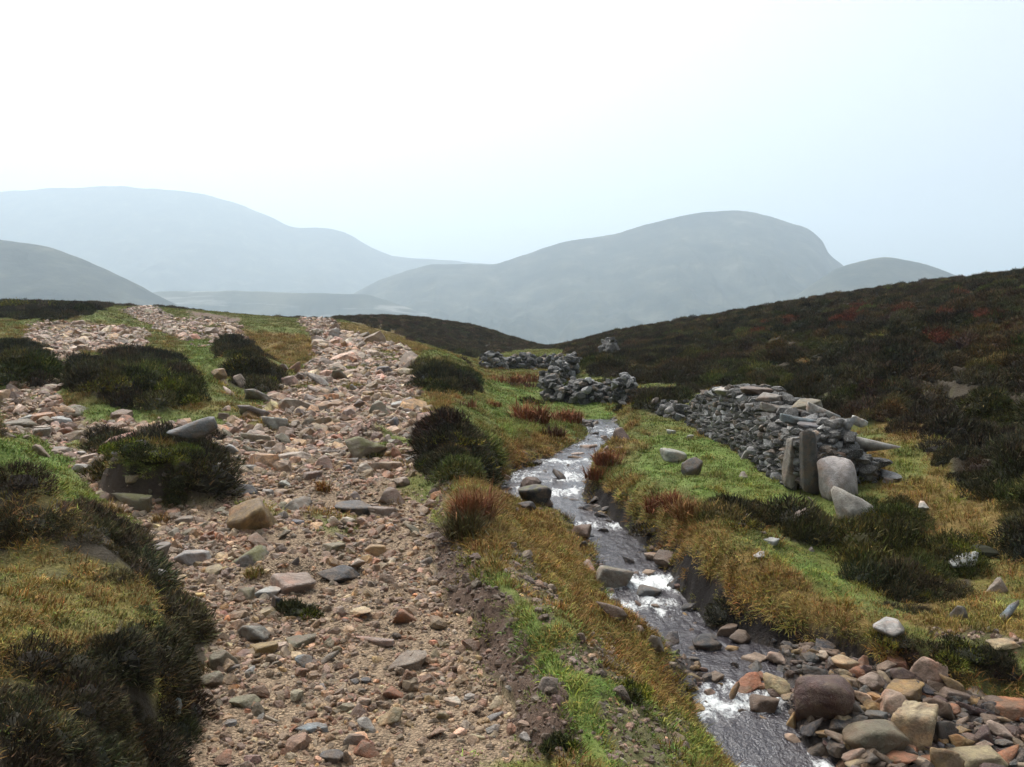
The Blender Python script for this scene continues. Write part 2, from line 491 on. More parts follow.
sy_ = g.n('ShaderNodeSeparateXYZ'); g.l(p, sy_.inputs[0]); fy_ = g.math('MULTIPLY', g.math('SUBTRACT', sy_.outputs['Y'], 45.0), .035, clamp=True)
col = g.mix(m1[1], col, g.mix(fy_, g.mix(n_f, (.018, .013, .008), (.065, .050, .028)), g.mix(g.noise(.9, 6, .7, p), (.030, .026, .018), (.125, .092, .062))))
col = g.mix(m1[0], col, gr)
col = g.mix(m1[2], col, g.mix(g.math('MULTIPLY', g.mix(.5, n_m, n_f), 1.0), (.020, .012, .008), (.25, .165, .115)))
col = g.mix(g.attr('gap_shade_peat').outputs['Fac'], col, g.mix(n_f, (.005, .004, .0035), (.024, .017, .013)))  # painted gap shade along the banks, plus the dark peat of the stack face
col = g.mix(m2[2], col, g.mix(n_m, (.012, .009, .008), (.055, .040, .031)))
hgt = g.mix(m1[0], g.mix(.5, n_f, n_m), g.mix(.5, g.math('SUBTRACT', 1.0, st), g.math('SUBTRACT', 1.0, st2)))
MAT_GROUND = g.set(color=col, rough=g.math('SUBTRACT', .92, g.math('MULTIPLY', m2[2], .6)), spec=.3, normal=g.bump(g.mix(m1[2], hgt, g.mix(.5, n_f, g.noise(120, 4, .7, p))), .9, .05))

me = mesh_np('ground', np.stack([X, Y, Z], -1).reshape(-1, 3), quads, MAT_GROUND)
def st4(*a): return np.stack([np.clip(q, 0, 1).ravel() for q in a] + [np.ones(X.size)], -1)
vcol(me, 'cover_a', st4(m_path, m_heath, m_peat))
vcol(me, 'cover_b', st4(m_green, m_ochre, m_bed))
_oa = me.attributes.new('gap_shade_peat', 'FLOAT', 'POINT'); _oa.data.foreach_set('value', m_over.astype(np.float32).ravel())
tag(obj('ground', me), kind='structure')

# valley sheet under everything, out to the horizon
nv = NT('valley_moor'); q = nv.pos()
MAT_VALLEY = nv.set(color=nv.ramp(nv.noise(.004, 6, .6, q), [(.35, (.030, .034, .018)), (.6, (.07, .068, .035)), (.75, (.11, .105, .07))]), rough=1.0, spec=.1)
vm = mesh_np('valley_floor', np.array([(-9000,-9000,-32),(9000,-9000,-32),(9000,9000,-32),(-9000,9000,-32)], float), np.array([[0,1,2,3]]), MAT_VALLEY)
tag(obj('valley_floor', vm), kind='structure')

# ---- hills
def hill(name, D, crest, front, back, seed, rough=1.0):
    cu = np.array([c[0] for c in crest], float); cv = np.array([c[1] for c in crest], float)
    nu, nd = 260, 110
    us = np.linspace(cu[0], cu[-1], nu)
    vs = pchip(cu, cv, us)
    a, b = ray(us, vs)
    zc = EYE + b * D
    tt = np.concatenate([np.linspace(-1, 0, nd * 2 // 3, endpoint=False), np.linspace(0, 1, nd // 3 + 1)])
    dist = np.where(tt < 0, D + tt * front, D + tt * back)
    zz = np.zeros((nu, len(tt))); xx = np.zeros_like(zz); yy = np.zeros_like(zz)
    foot = -60.0
    edge = sstep(0, .06, (us - us[0]) / (us[-1] - us[0])) * sstep(0, .06, (us[-1] - us) / (us[-1] - us[0]))
    for k, t in enumerate(tt):
        f = (1 - abs(t)) ** (1.25 if t < 0 else 1.0)
        x = a * dist[k]
        y = np.full(nu, dist[k])
        gul = fbm(x * 1.0, y * .30, D * .06, 5, seed, .55) * D * .040 + fbm(x, y, D * .025, 3, seed + 5) * D * .005
        zz[:, k] = foot + (zc - foot) * f + gul * rough * (1 - f) * min(1, 6 * (1 - f)) + fbm(x, y, D * .03, 3, seed + 3) * D * .0018 * rough
        xx[:, k] = x; yy[:, k] = y
    n = len(tt)
    ii = np.arange(nu - 1)[:, None] * n + np.arange(n - 1)[None, :]
    qd = np.stack([ii, ii + n, ii + n + 1, ii + 1], -1).reshape(-1, 4)
    m = mesh_np(name, np.stack([xx, yy, zz], -1).reshape(-1, 3), qd, MAT_HILL)
    return tag(obj(name, m), kind='structure')
nh = NT('hill_moor'); q = nh.pos()
hc = nh.ramp(nh.noise(.016, 9, .70, q), [(.34, (.008, .015, .014)), (.48, (.030, .036, .028)), (.58, (.058, .060, .042)), (.74, (.13, .13, .10))])
MAT_HILL = nh.set(color=hc, rough=1.0, spec=.1, normal=nh.bump(nh.noise(.02, 6, .6, q), .5, 12))
hill('ridge_hill', 3100, [(-700,262),(-450,240),(-200,205),(0,192),(60,188),(115,186),(150,189),(182,191),(230,201),(270,217),(300,228),(322,228),(345,233),(370,247),(400,257),(440,260),(490,264),(560,275),(640,300),(700,330)], 1250, 1400, 3)
hill('summit_hill', 1900, [(290,335),(340,302),(390,276),(440,264),(490,264),(520,256),(560,243),(610,235),(650,224),(690,214),(735,210),(768,216),(796,225),(808,229),(822,241),(829,254),(846,268),(870,290),(930,320),(960,340)], 850, 800, 11)
hill('rounded_hill', 1350, [(790,300),(815,282),(840,267),(862,261),(885,257),(908,260),(940,269),(965,279),(1000,291),(1060,310),(1120,335)], 560, 500, 17, .7)
hill('shoulder_hill', 1000, [(-700,200),(-350,196),(-150,219),(0,240),(40,245),(80,258),(120,276),(150,291),(180,307),(220,330)], 450, 500, 23, .7)
ns_ = NT('spur_moor'); q = ns_.pos()
_mp = ns_.n('ShaderNodeMapping'); _mp.inputs['Scale'].default_value = (.0035, .012, .05); ns_.l(q, _mp.inputs['Vector'])
_pale = ns_.ramp(ns_.noise(1.0, 6, .62, _mp.outputs[0], .6), [(.53, 0.0), (.62, .9)])
_hc = ns_.ramp(ns_.noise(.011, 8, .66, q), [(.36, (.010, .018, .014)), (.50, (.040, .045, .030)), (.62, (.08, .08, .052))])
MAT_SPUR = ns_.set(color=ns_.mix(_pale, _hc, (.26, .25, .215)), rough=1.0, spec=.1)
hill('valley_spur', 1500, [(60,330),(110,305),(160,292),(220,291),(300,293),(360,294),(400,305),(460,325),(520,345)], 380, 400, 29, .8).data.materials[0] = MAT_SPUR

# ---- haze: one closed box of thin mist round the whole scene
hm = bpy.data.materials.new('mist'); hm.use_nodes = True
ht = hm.node_tree; ht.nodes.clear()
ho = ht.nodes.new('ShaderNodeOutputMaterial'); hv = ht.nodes.new('ShaderNodeVolumePrincipled')
HAZE_D = 0.00042
hv.inputs['Color'].default_value = (.745, .89, 1.0, 1); hv.inputs['Density'].default_value = HAZE_D
hv.inputs['Anisotropy'].default_value = 0.35
ht.links.new(hv.outputs[0], ho.inputs['Volume'])
B = (-5200., 5200., -600., 5200., -66., 760.)
hb = np.array([(B[i], B[2 + j], B[4 + k]) for i in (0, 1) for j in (0, 1) for k in (0, 1)])
hf = np.array([[0,1,3,2],[4,6,7,5],[0,4,5,1],[2,3,7,6],[0,2,6,4],[1,5,7,3]])
tag(obj('haze', mesh_np('haze', hb, hf, hm, False)), kind='stuff')

# ------------------------------------------------------------------ stream
def ztop(y): return np.interp(np.log(y), LY, ZW)
wy = np.exp(np.linspace(math.log(2.6), math.log(17.3), 900)); wn = 64
xl = np.stack([np.interp(np.log(wy), LY, CX[:, 7]), np.interp(np.log(wy), LY, CX[:, 8])])
ss = np.linspace(0, 1, wn)
wx = (xl[0] - .18)[:, None] * (1 - ss) + (xl[1] + .18)[:, None] * ss
wyy = np.repeat(wy[:, None], wn, 1)
FO = [(4.70,.34,1.1),(5.62,.26,1.1),(7.35,.30,.95),(7.85,.28,1.1),(6.7,.3,.35),(9.9,.35,.7),(11.45,.3,.8),(12.2,.35,.9),(13.0,.4,.8),(14.6,.9,.6),(16.2,.8,.7)]
foam = sum(a * np.exp(-((wyy - c) / s_) ** 2) for c, s_, a in FO)
foam = foam * (.75 + .9 * fbm(wx, wyy, .35, 2, 81)) * (1 - .9 * sstep(1.95, 2.5, wx) * (wyy < 6.3))
wz = ztop(wyy) - .012 + .014 * fbm(wx * 1.6, wyy * .8, .16, 3, 83) + .030 * np.clip(foam, 0, 1) * fbm(wx, wyy, .11, 3, 85)
ii = np.arange(899)[:, None] * wn + np.arange(wn - 1)[None, :]
wq = np.stack([ii, ii + 1, ii + wn + 1, ii + wn], -1).reshape(-1, 4)
k = NT('stream_water'); q = k.pos()
mp = k.n('ShaderNodeMapping'); mp.inputs['Scale'].default_value = (1.0, .42, 1.0); k.l(q, mp.inputs['Vector']); sv = mp.outputs[0]
fa = k.attr('foam').outputs['Fac']
fn = k.noise(11, 6, .68, sv, 1.2); fn2 = k.noise(34, 4, .6, q)
fm = k.math('MULTIPLY', k.math('SUBTRACT', k.math('ADD', k.math('MULTIPLY', fa, .50), k.math('ADD', k.math('MULTIPLY', fn, 1.0), k.math('MULTIPLY', fn2, .45))), 1.02), 3.4, clamp=True)
k.set(color=k.mix(fm, k.mix(k.noise(3, 3, .6, q), (.012, .012, .018), (.055, .046, .048)), (.72, .74, .72)), rough=k.math('ADD', .07, k.math('MULTIPLY', fm, .55)),
      spec=.5, normal=k.bump(k.mix(.4, k.noise(12, 5, .62, sv, 1.0), k.noise(40, 3, .6, q)), .8, .04))
wm_ = mesh_np('stream', np.stack([wx, wyy, wz], -1).reshape(-1, 3), wq, k.m)
a_ = wm_.attributes.new('foam', 'FLOAT', 'POINT'); a_.data.foreach_set('value', np.clip(foam, 0, 1.4).astype(np.float32).ravel())
tag(obj('stream', wm_), kind='structure')

# ------------------------------------------------------------------ stones
C = dict(tan=(.36,.26,.185), pink=(.35,.24,.18), cream=(.46,.385,.285), palegrey=(.37,.35,.305), grey=(.215,.195,.165), darkgrey=(.085,.080,.075),
         rust=(.27,.115,.055), ochre=(.30,.19,.075), black=(.022,.022,.024), blue=(.17,.20,.205), teal=(.13,.19,.18), mauve=(.245,.185,.145),
         brown=(.14,.092,.062), olive=(.17,.145,.085), white=(.47,.46,.42), slate=(.105,.102,.105), wallgrey=(.080,.074,.066), darkred=(.085,.045,.036), sand=(.38,.30,.17))
def stone_mat(name, inst):
    s = NT(name)
    if inst:
        c = s.attr('col', 'INSTANCER').outputs['Color']; al = None
    else:
        oi = s.n('ShaderNodeObjectInfo'); c = oi.outputs['Color']; al = oi.outputs['Alpha']; rr = oi.outputs['Random']
    q = s.pos()
    a, b, d = s.noise(11, 6, .65, q, .6), s.noise(60, 5, .7, q), s.noise(5, 4, .6, q, .4)
    c2 = s.mix(1.0, c, s.ramp(a, [(.28, .45), (.5, .95), (.72, 1.35)]), 'MULTIPLY')
    c2 = s.mix(s.ramp(d, [(.52, 0.0), (.68, .55)]), c2, s.mix(1.0, c, (1.25, .74, .50), 'MULTIPLY'))
    c2 = s.mix(s.ramp(b, [(.57, 0.0), (.70, .35)]), c2, (.34, .33, .29))
    dm = s.math('MULTIPLY', s.ramp(s.noise(8, 7, .72, q, .9), [(.40, .75), (.56, 0.0)]), s.math('SUBTRACT', 1.0, s.math('MULTIPLY', s.n('ShaderNodeObjectInfo').outputs['Object Index'], .5)))
    c2 = s.mix(dm, c2, s.mix(b, (.060, .040, .026), (.20, .135, .082)))
    if al is not None:
        nz_ = s.n('ShaderNodeNewGeometry').outputs['Normal']
        sx = s.n('ShaderNodeSeparateXYZ'); s.l(nz_, sx.inputs[0])
        up = s.math('MULTIPLY', s.math('SUBTRACT', 1.0, al), s.math('ADD', .35, s.math('MULTIPLY', sx.outputs['Z'], .7)))
        mk = s.math('MULTIPLY', s.math('SUBTRACT', s.math('ADD', up, s.noise(9, 5, .6, q)), .78), 5.0, clamp=True)
        c2 = s.mix(mk, c2, s.mix(b, (.05, .052, .012), (.16, .14, .035)))
    return s.set(color=c2, rough=s.math('ADD', .38, s.math('MULTIPLY', b, .4)), spec=.42, normal=s.bump(s.mix(.5, a, b), .8, .03))
MAT_STONE = stone_mat('wet_stone', False); MAT_STONE_I = stone_mat('wet_gravel', True)
def vc_mat(name, rough=.75, mul=None):
    s = NT(name); q = s.pos(); c = s.attr('col').outputs['Color']
    a, b = s.noise(16, 5, .65, q, .5), s.noise(70, 4, .7, q)
    c2 = s.mix(1.0, c, s.ramp(a, [(.25, .45), (.5, .95), (.75, 1.45)]), 'MULTIPLY')
    c2 = s.mix(s.ramp(b, [(.55, 0.0), (.66, .7)]), c2, (.40, .40, .37))
    return s.set(color=c2, rough=rough, spec=.3, normal=s.bump(s.mix(.5, a, b), .6, .02))
MAT_WALL = vc_mat('lichened_wall_stone')

def rock_arr(seed, sub, kind):
    rg = np.random.default_rng(seed)
    bm = bmesh.new(); bmesh.ops.create_icosphere(bm, subdivisions=sub, radius=1.0)
    bm.verts.ensure_lookup_table()
    d = np.array([v.co[:] for v in bm.verts]); f = np.array([[v.index for v in fa_.verts] for fa_ in bm.faces]); bm.free()
    d /= np.linalg.norm(d, axis=1)[:, None]
    if kind == 'block':
        n = rg.normal(size=(9, 3)); off = rg.uniform(.60, 1.0, 9); pw = 34
    elif kind == 'slab':
        n = np.vstack([rg.normal(size=(9, 3)) * [1, 1, .35], [[.08, .05, 1], [-.05, .1, -1]]]); off = np.concatenate([rg.uniform(.65, 1.0, 9), [.55, .55]]); pw = 24
    elif kind == 'lump':
        n = rg.normal(size=(18, 3)); off = rg.uniform(.84, 1.0, 18); pw = 12
    else:
        n = rg.normal(size=(13, 3)); off = rg.uniform(.74, 1.0, 13); pw = 15
    n /= np.linalg.norm(n, axis=1)[:, None]
    q = np.maximum(d @ n.T / off, 1e-4)
    r = (q ** pw).sum(1) ** (-1 / pw)
    o = rg.uniform(0, 50, 3)
    r *= 1 + .10 * fbm(d[:, 0] * 1.0 + o[0] + d[:, 2], d[:, 1] + o[1] - .7 * d[:, 2], .9, 3, seed) + (.04 * fbm(d[:, 0] + o[2] + 2 * d[:, 2], d[:, 1] * 1.0 - d[:, 2], .22, 3, seed + 9) if sub > 2 else 0)
    p = d * r[:, None]
    lo, hi = p.min(0), p.max(0)
    return (p - (lo + hi) / 2) / ((hi - lo) / 2), f
KINDS_ = ('block', 'slab', 'round', 'lump')
ROCKS = {kd: [mesh_np('stone_shape', *rock_arr(100 * i_ + j_ + 41, 4, kd), MAT_STONE) for j_ in range(6)] for i_, kd in enumerate(KINDS_)}
ROCK2 = {kd: [rock_arr(900 + 100 * i_ + j_, 2, kd) for j_ in range(6)] for i_, kd in enumerate(KINDS_)}

PLACED = []                                       # (u, v, w, h)
def set_rock(name, u, v, w_, h_, colr, kind, label, cat=None, group=None, moss=0.0, y=None, lift=0.0, rz=None, depth=None):
    x, yy, z = hit(u, min(v + .42 * h_, 766)) if y is None else (None, y, None)
    if v + .42 * h_ > 766:
        x, yy, z = hit(u, 766); yy *= 1 - .55 * (v + .42 * h_ - 766) / 422
    a, b = ray(u, v)
    W = w_ / F_PX * yy
    phi = -math.atan(float(b))
    Hv = h_ / F_PX * yy
    D = depth if depth else min(W * .8, Hv / max(math.sin(phi), .12) * .62)
    H = max((Hv - .7 * D * math.sin(phi)) / math.cos(phi), .32 * Hv) * 1.05
    yc = yy + D * .30
    xc = float(ray(u, 345)[0]) * yc
    if y is None:
        zc = max(min(ground(xc, yc), ground(xc, yy)), float(ztop(yc)) - .05 if (group == G_S and v > 560) else -9) + H * (.26 if group == G_P else .31)
    else:
        zc = EYE + float(b) * yc
    me_ = rnd.choice(ROCKS[kind])
    lift += .06 * float(sample(m_heath, np.array([xc]), np.array([yc]))[0]) if u > 700 else 0
    o = obj(name, me_)
    o.location = (xc, yc, zc + lift)
    o.scale = (W / 2 * 1.04, D / 2, H / 2 * 1.12)
    o.rotation_euler = (rnd.uniform(-.10, .10), rnd.uniform(-.12, .12), (rnd.choice((0, math.pi)) + rnd.uniform(-.35, .35)) if rz is None else rz)
    cc = C[colr]; j = [rnd.uniform(.86, 1.14) for _ in range(3)]; f_ = rnd.uniform(.72, 1.08)
    o.color = (cc[0] * f_ * (.5 + .5 * j[0]), cc[1] * f_, cc[2] * f_ * (.5 + .5 * j[2]), 1 - moss)
    o.pass_index = 1 if colr in ('white', 'palegrey') else 0
    tag(o, label, cat or ('boulder' if name == 'boulder' else 'stone'), group)
    PLACED.append((u, v, w_, h_, label))
    return o

G_P, G_S = 'loose stones on the stony path', 'boulders in and beside the stream'
# u, v, width, height (in the photograph), colour, shape, label, moss
PATH = [
 (196,427,54,22,'slate','round','dark slate boulder with a flat shiny top perched on the peat stack',0,7.72),
 (245,514,50,42,'ochre','lump','big tan and rust block with a pale triangular top left of the path',.1),
 (265,514,26,34,'ochre','block','ochre slab leaning on the back of the big tan and rust block',0),
 (292,503,32,19,'grey','block','grey angular boulder right of the big tan and rust block',0),
 (352,508,38,18,'darkgrey','round','dark grey rounded boulder resting on small pale stones mid path',0),
 (334,521,12,13,'cream','block','leftmost pale stone wedged under the dark grey rounded boulder',0),
 (346,521,15,10,'cream','round','middle pale stone wedged under the dark grey rounded boulder',0),
 (363,521,15,13,'pink','block','pinkish stone under the right end of the dark grey rounded boulder',0),
 (393,496,30,20,'brown','block','brown angular boulder on the path behind a tan slab',.1),
 (382,511,30,13,'mauve','slab','mauve slab lying right of the dark grey rounded boulder',0),
 (397,453,13,14,'rust','round','orange stone standing out beside the mossy boulder group up the path',0),
 (366,446,40,28,'olive','block','mossy olive boulder in the middle of the upper path',.55),
 (230,489,46,15,'black','slab','long black slab lying in front of the peat stack',0),
 (244,556,42,26,'grey','block','mossy grey boulder below the big tan and rust block',.5),
 (331,547,25,12,'olive','slab','flat olive stone lying alone on mid path gravel',0),
 (372,549,26,13,'ochre','slab','ochre flat stone on the path above the black wet boulder',0),
 (336,575,42,20,'black','round','black wet boulder half sunk in the middle of the path',0),
 (352,565,24,18,'tan','block','tan stone touching the back of the black wet boulder',0),
 (288,583,52,22,'mauve','slab','broad grey tan slab capping the heather tuft beside the path',.05),
 (262,592,30,13,'palegrey','slab','pale slab jutting over a dark hollow left of the path',0),
 (240,594,20,18,'olive','round','rounded green grey stone left of the jutting pale slab',.2),
 (243,632,46,26,'grey','block','grey angular boulder with a dark underside at the path edge',0),
 (258,648,36,16,'ochre','slab','ochre slab under the grey angular boulder at the path edge',0),
 (405,615,28,22,'rust','block','orange brown angular stone upright on the right half of the path',0),
 (360,612,28,14,'sand','round','pale yellow stone left of the orange brown upright stone',0),
 (336,612,14,13,'tan','round','tan cobble left of the pale yellow stone',0),
 (370,639,54,14,'mauve','slab','flat mauve grey slab lying on the lower path',0),
 (401,662,50,20,'mauve','slab','reddish brown slab tilted on the lower path',0),
 (392,692,26,20,'rust','block','rusty cube shaped stone below the tilted reddish slab',0),
 (404,682,13,11,'black','round','small black pebble under the tilted reddish slab',0),
 (304,661,26,17,'blue','block','dark blue grey stone in the lower left of the path',0),
 (298,672,13,11,'rust','round','small orange pebble against the dark blue grey stone',0),
 (308,728,34,12,'blue','slab','flat pale blue stone set in gravel near the front',0),
 (366,724,24,20,'palegrey','block','pale greenish angular stone near the front of the path',0),
 (388,716,26,22,'sand','block','sandy yellow stone right of the pale greenish angular stone',0),
 (366,750,30,19,'rust','block','rusty orange stone among cobbles at the front of the path',0),
 (350,738,22,18,'mauve','round','mauve round cobble above the rusty orange front stone',0),
 (328,757,24,15,'darkgrey','round','dark grey oval cobble at the front of the path',0),
 (344,757,12,18,'tan','block','narrow tan stone between the dark oval and rusty front cobbles',0),
 (216,757,22,16,'rust','block','red brown stone at the lower left front of the path',0),
 (297,642,30,14,'olive','slab','olive brown low stone right of the grey angular boulder',0),
 (240,700,30,15,'olive','slab','grey green flat stone in the gravel left of centre front',0),
 (218,659,28,24,'olive','slab','layered olive stone at the foot of the heather bank',.1),
 (207,680,26,18,'olive','round','mossy rounded stone below the layered olive stone',.35),
 (228,668,14,9,'slate','round','slate coloured pebble beside the layered olive stone',0),
 (245,670,11,9,'palegrey','block','pale grey pebble right of the slate coloured pebble',0),
 (166,692,16,20,'teal','block','teal grey stone showing in the heather of the near bank',0),
 (188,714,18,22,'teal','block','dark teal stone at the edge of the near heather bank',0),
 (151,571,26,19,'palegrey','block','pale grey block lying on the heather of the near bank',0),
 (147,549,42,20,'grey','slab','long grey boulder behind the near heather bank',.05),
 (186,556,40,18,'palegrey','slab','pale slab half buried right of the long grey boulder',0),
 (128,499,48,27,'olive','slab','domed mossy boulder in front of the peat stack',.45),
 (132,481,24,11,'sand','slab','yellowish slab leaning behind the domed mossy boulder',.2),
 (110,441,44,25,'rust','block','rust stained grey boulder beside heather left of the peat stack',.1),
 (61,421,28,10,'palegrey','slab','pale narrow slab on gravel in front of the dark heather hag',0),
 (68,411,34,14,'olive','round','orange and green lichened stone behind the pale narrow slab',.3),
 (18,425,28,14,'olive','round','greyish olive boulder at the left edge of the photograph',.15),
 (38,432,24,11,'grey','slab','grey flat stone behind the green topped bank',0),
 (58,450,18,10,'grey','slab','grey slab on gravel behind the green topped bank',0),
 (32,418,30,9,'palegrey','slab','pale flat stone left of the pale narrow slab',0),
 (78,468,16,10,'palegrey','round','pale round stone beside the green topped bank',0),
 (180,520,22,9,'mauve','slab','mauve flat stone right of the domed mossy boulder',0),
 (168,531,14,9,'cream','block','cream stone below the domed mossy boulder',0),
 (257,395,31,14,'grey','block','grey rounded boulder at the foot of a heather hump',.05),
 (256,411,44,18,'grey','block','large grey boulder in front of the heather hump',.05),
 (276,422,26,15,'palegrey','slab','pale turquoise flat boulder in the rubble of the upper path',0),
 (255,438,30,12,'olive','slab','olive slab on the path behind the flat topped peat stack',.1),
 (294,456,42,13,'cream','slab','long cream slab on the upper left of the path',.05),
 (275,463,24,13,'olive','block','olive block below the long cream slab',.1),
 (385,370,18,9,'slate','slab','slate slab on the pale bend of the far path',0),
 (332,333,15,12,'grey','block','grey boulder at the crest of the path',0),
 (380,408,24,17,'olive','block','olive boulder in the rubble right of the upper path',.15),
 (336,391,10,8,'black','block','small black block in the rubble of the upper path',0),
 (329,405,18,12,'slate','block','slate block in the rubble of the upper path',0),
 (312,399,18,11,'mauve','round','mauve cobble left of the slate block on the upper path',0),
 (290,381,20,12,'pink','slab','pinkish slab at the top of the boulder field',0),
 (391,421,16,11,'slate','block','slate stone below the olive boulder right of the upper path',0),
 (213,448,14,10,'tan','block','tan stone at the right foot of the peat stack',0),
 (226,470,18,9,'black','slab','black wet slab right of the peat stack',0),
 (310,475,20,11,'brown','slab','brown slab between the long cream slab and grey angular boulder',0),
 (325,462,22,15,'mauve','block','mauve block on the path left of the mossy olive boulder',0),
 (272,602,22,22,'black','block','black stone in the dark hollow under the jutting pale slab',0),
]
STREAM = [
 (830,699,60,54,'darkred','lump','largest boulder in the stream, dark red with an orange top',0),
 (790,674,44,30,'sand','lump','smooth tan boulder left of the largest dark red boulder',0),
 (708,649,30,20,'black','round','black wet rock at the left edge of the stream bend',0),
 (744,645,24,18,'brown','round','grey brown rock beside the grassy far bank of the stream',0),
 (730,638,22,14,'brown','slab','reddish sloping rock against the far bank of the stream',0),
 (758,666,28,15,'pink','slab','pinkish flat rock left of the smooth tan boulder',0),
 (735,658,16,11,'ochre','round','ochre cobble between black wet rock and pinkish flat rock',0),
 (769,696,24,14,'rust','round','rusty orange stone in the white water',0),
 (737,701,16,25,'ochre','block','narrow ochre rock standing in the foaming water',.2),
 (770,716,30,24,'brown','round','dark brown rock in the foam left of the dark red boulder',0),
 (796,718,15,24,'ochre','block','small ochre rock at the foot of the dark red boulder',0),
 (883,738,62,44,'olive','lump','broad olive boulder near the bottom right of the stream',.1),
 (923,728,56,50,'sand','slab','pale tilted slab boulder with a dark base, bottom right of stream',0),
 (911,691,50,25,'ochre','slab','ochre brown slab on top of the boulder bar',.05),
 (878,684,27,21,'tan','round','tan round boulder in the middle of the boulder bar',0),
 (868,699,24,21,'cream','round','pale cream boulder right of the largest dark red boulder',0),
 (888,704,28,21,'tan','block','orange tan block behind the broad olive boulder',0),
 (848,664,28,18,'sand','round','sandy boulder behind the largest dark red boulder',0),
 (828,657,16,13,'cream','round','small cream boulder at the back of the boulder bar',0),
 (868,664,17,19,'rust','block','rusty pointed rock at the back of the boulder bar',0),
 (821,672,28,18,'darkgrey','round','dark grey wet boulder touching the back of the dark red boulder',0),
 (992,713,40,20,'darkred','slab','red brown slab at the right edge of the boulder bar',0),
 (962,711,20,14,'rust','round','rusty rounded cobble left of the red brown slab',0),
 (953,730,26,28,'darkgrey','round','dark grey boulder right of the pale tilted slab boulder',0),
 (1013,731,34,22,'tan','round','tan boulder cut by the right edge of the photograph',0),
 (990,760,52,22,'sand','slab','sandy broad boulder at the bottom right corner',0),
 (927,762,32,16,'cream','round','cream boulder at the bottom edge below the tilted slab',0),
 (962,696,26,16,'mauve','slab','mauve slab beside a strip of water on the bar',0),
 (895,632,36,24,'palegrey','round','pale lichened rock on the grassy bank above the bar',.15),
 (968,565,31,17,'white','lump','whitest rock, lying in dark heather on the right slope',0),
 (1003,585,20,17,'grey','block','grey rock in heather below the whitest rock',.1),
 (1017,608,18,22,'blue','block','blue grey rock at the right edge in heather',0),
 (964,613,19,19,'grey','block','grey lichened rock in heather above the sheep track',.1),
 (1012,645,30,10,'sand','slab','sandy flat rock on the sheep track at the right edge',0),
 (825,746,30,26,'black','round','black wet boulder in front of the dark red boulder',0),
 (848,727,28,16,'black','round','black rock wedged below the dark red boulder',0),
 (945,686,22,14,'brown','round','brown cobble at the back right of the bar',0),
 (905,668,20,13,'rust','slab','rusty slab in the back channel of the stream',0),
 (535,495,34,26,'black','round','dark mossy boulder splitting the upper stream',.35),
 (563,478,20,22,'black','block','black block in the upper cascade',0),
 (557,466,18,8,'tan','slab','tan flat rock at the lip of the upper cascade',0),
 (580,456,20,9,'pink','slab','pinkish rock in the upper stream near the lip',0),
 (590,448,18,9,'mauve','slab','mauve rock above the upper cascade',0),
 (608,440,14,10,'brown','block','left brown rock beside the furthest white water',0),
 (622,434,20,15,'darkred','block','dark brown rock right of the furthest white water',0),
 (613,580,38,26,'grey','slab','dark lichened ledge rock left of the stream pool',.25),
 (590,566,18,13,'tan','block','tan stone behind the dark lichened ledge rock',0),
 (651,598,24,15,'slate','round','blue black rock with white water pouring round it',0),
 (613,612,32,22,'brown','round','brown wet rock left of the white water',.1),
 (658,555,24,10,'tan','slab','flat brown rock under the overhanging far bank',0),
 (506,490,13,10,'darkgrey','round','small dark rock at the left end of the upper pool',0),
 (527,507,18,12,'black','round','black low rock in front of the dark mossy boulder',0),
 (655,645,22,22,'grey','block','pale lichened rock on the near bank at the stream bend',.2),
 (672,640,24,20,'darkgrey','block','dark pitted rock at the stream edge below the cascade',.1),
 (690,613,16,14,'black','round','black rock on the far side of the white water',0),
 (678,582,18,18,'black','block','black rock under the mossy far bank',0),
 (585,545,14,12,'darkgrey','block','dark grey rock where the stream enters the pool',0),
 (690,690,22,14,'black','round','black rock left of the narrow ochre rock',0),
 (716,680,24,14,'brown','slab','brown submerged slab above the lower foam',0),
 (568,510,14,9,'black','round','black rock under the turf at the upper stream bend',0),
 (602,532,18,12,'black','block','black rock below the overhanging turf',0),
 (675,455,28,15,'palegrey','lump','pale grey boulder on green grass below the wall',.15),
 (693,467,20,21,'darkgrey','lump','dark block with a pale top on green grass below the wall',0),
 (749,453,17,12,'palegrey','slab','pale stone on grass at the middle of the wall foot',0),
 (720,438,14,7,'palegrey','slab','pale flat stone near the far part of the wall foot',0),
 (772,466,11,7,'white','block','small white stone below the wall near its tall uprights',0),
 (777,474,8,7,'white','block','tiny white stone in front of the upright slabs',0),
 (800,521,20,17,'mauve','block','purple grey stone on the slope below the wall end',0),
 (773,543,18,9,'palegrey','slab','pale grey stone in dark turf between wall and stream',.1),
 (762,555,12,9,'white','block','small white stone at the top of the orange moss',0),
 (858,507,42,44,'palegrey','lump','lichened round boulder at the fallen near end of the wall',.05),
 (840,480,38,50,'palegrey','lump','white streaked boulder at the near end of the wall',0),
 (926,508,12,8,'white','block','small white stone right of the lichened round boulder',0),
 (893,480,16,7,'grey','slab','grey slab in turf right of the white streaked boulder',0),
 (672,432,10,5,'white','slab','small white slab on grass at the far end of the wall',0),
 (690,437,9,5,'palegrey','slab','small pale slab on grass close to the far wall foot',0),
]
for (u,v,w_,h_,c_,kd,lab,ms,*yy_) in PATH:
    set_rock('boulder' if w_ > 27 else 'stone', u, v, w_, h_, c_, kd, lab, moss=ms, group=G_P, y=yy_[0] if yy_ else None)
for (u,v,w_,h_,c_,kd,lab,ms) in STREAM:
    set_rock('boulder' if w_ > 27 else 'stone', u, v, w_, h_, c_, kd, lab, moss=ms, group=G_S)

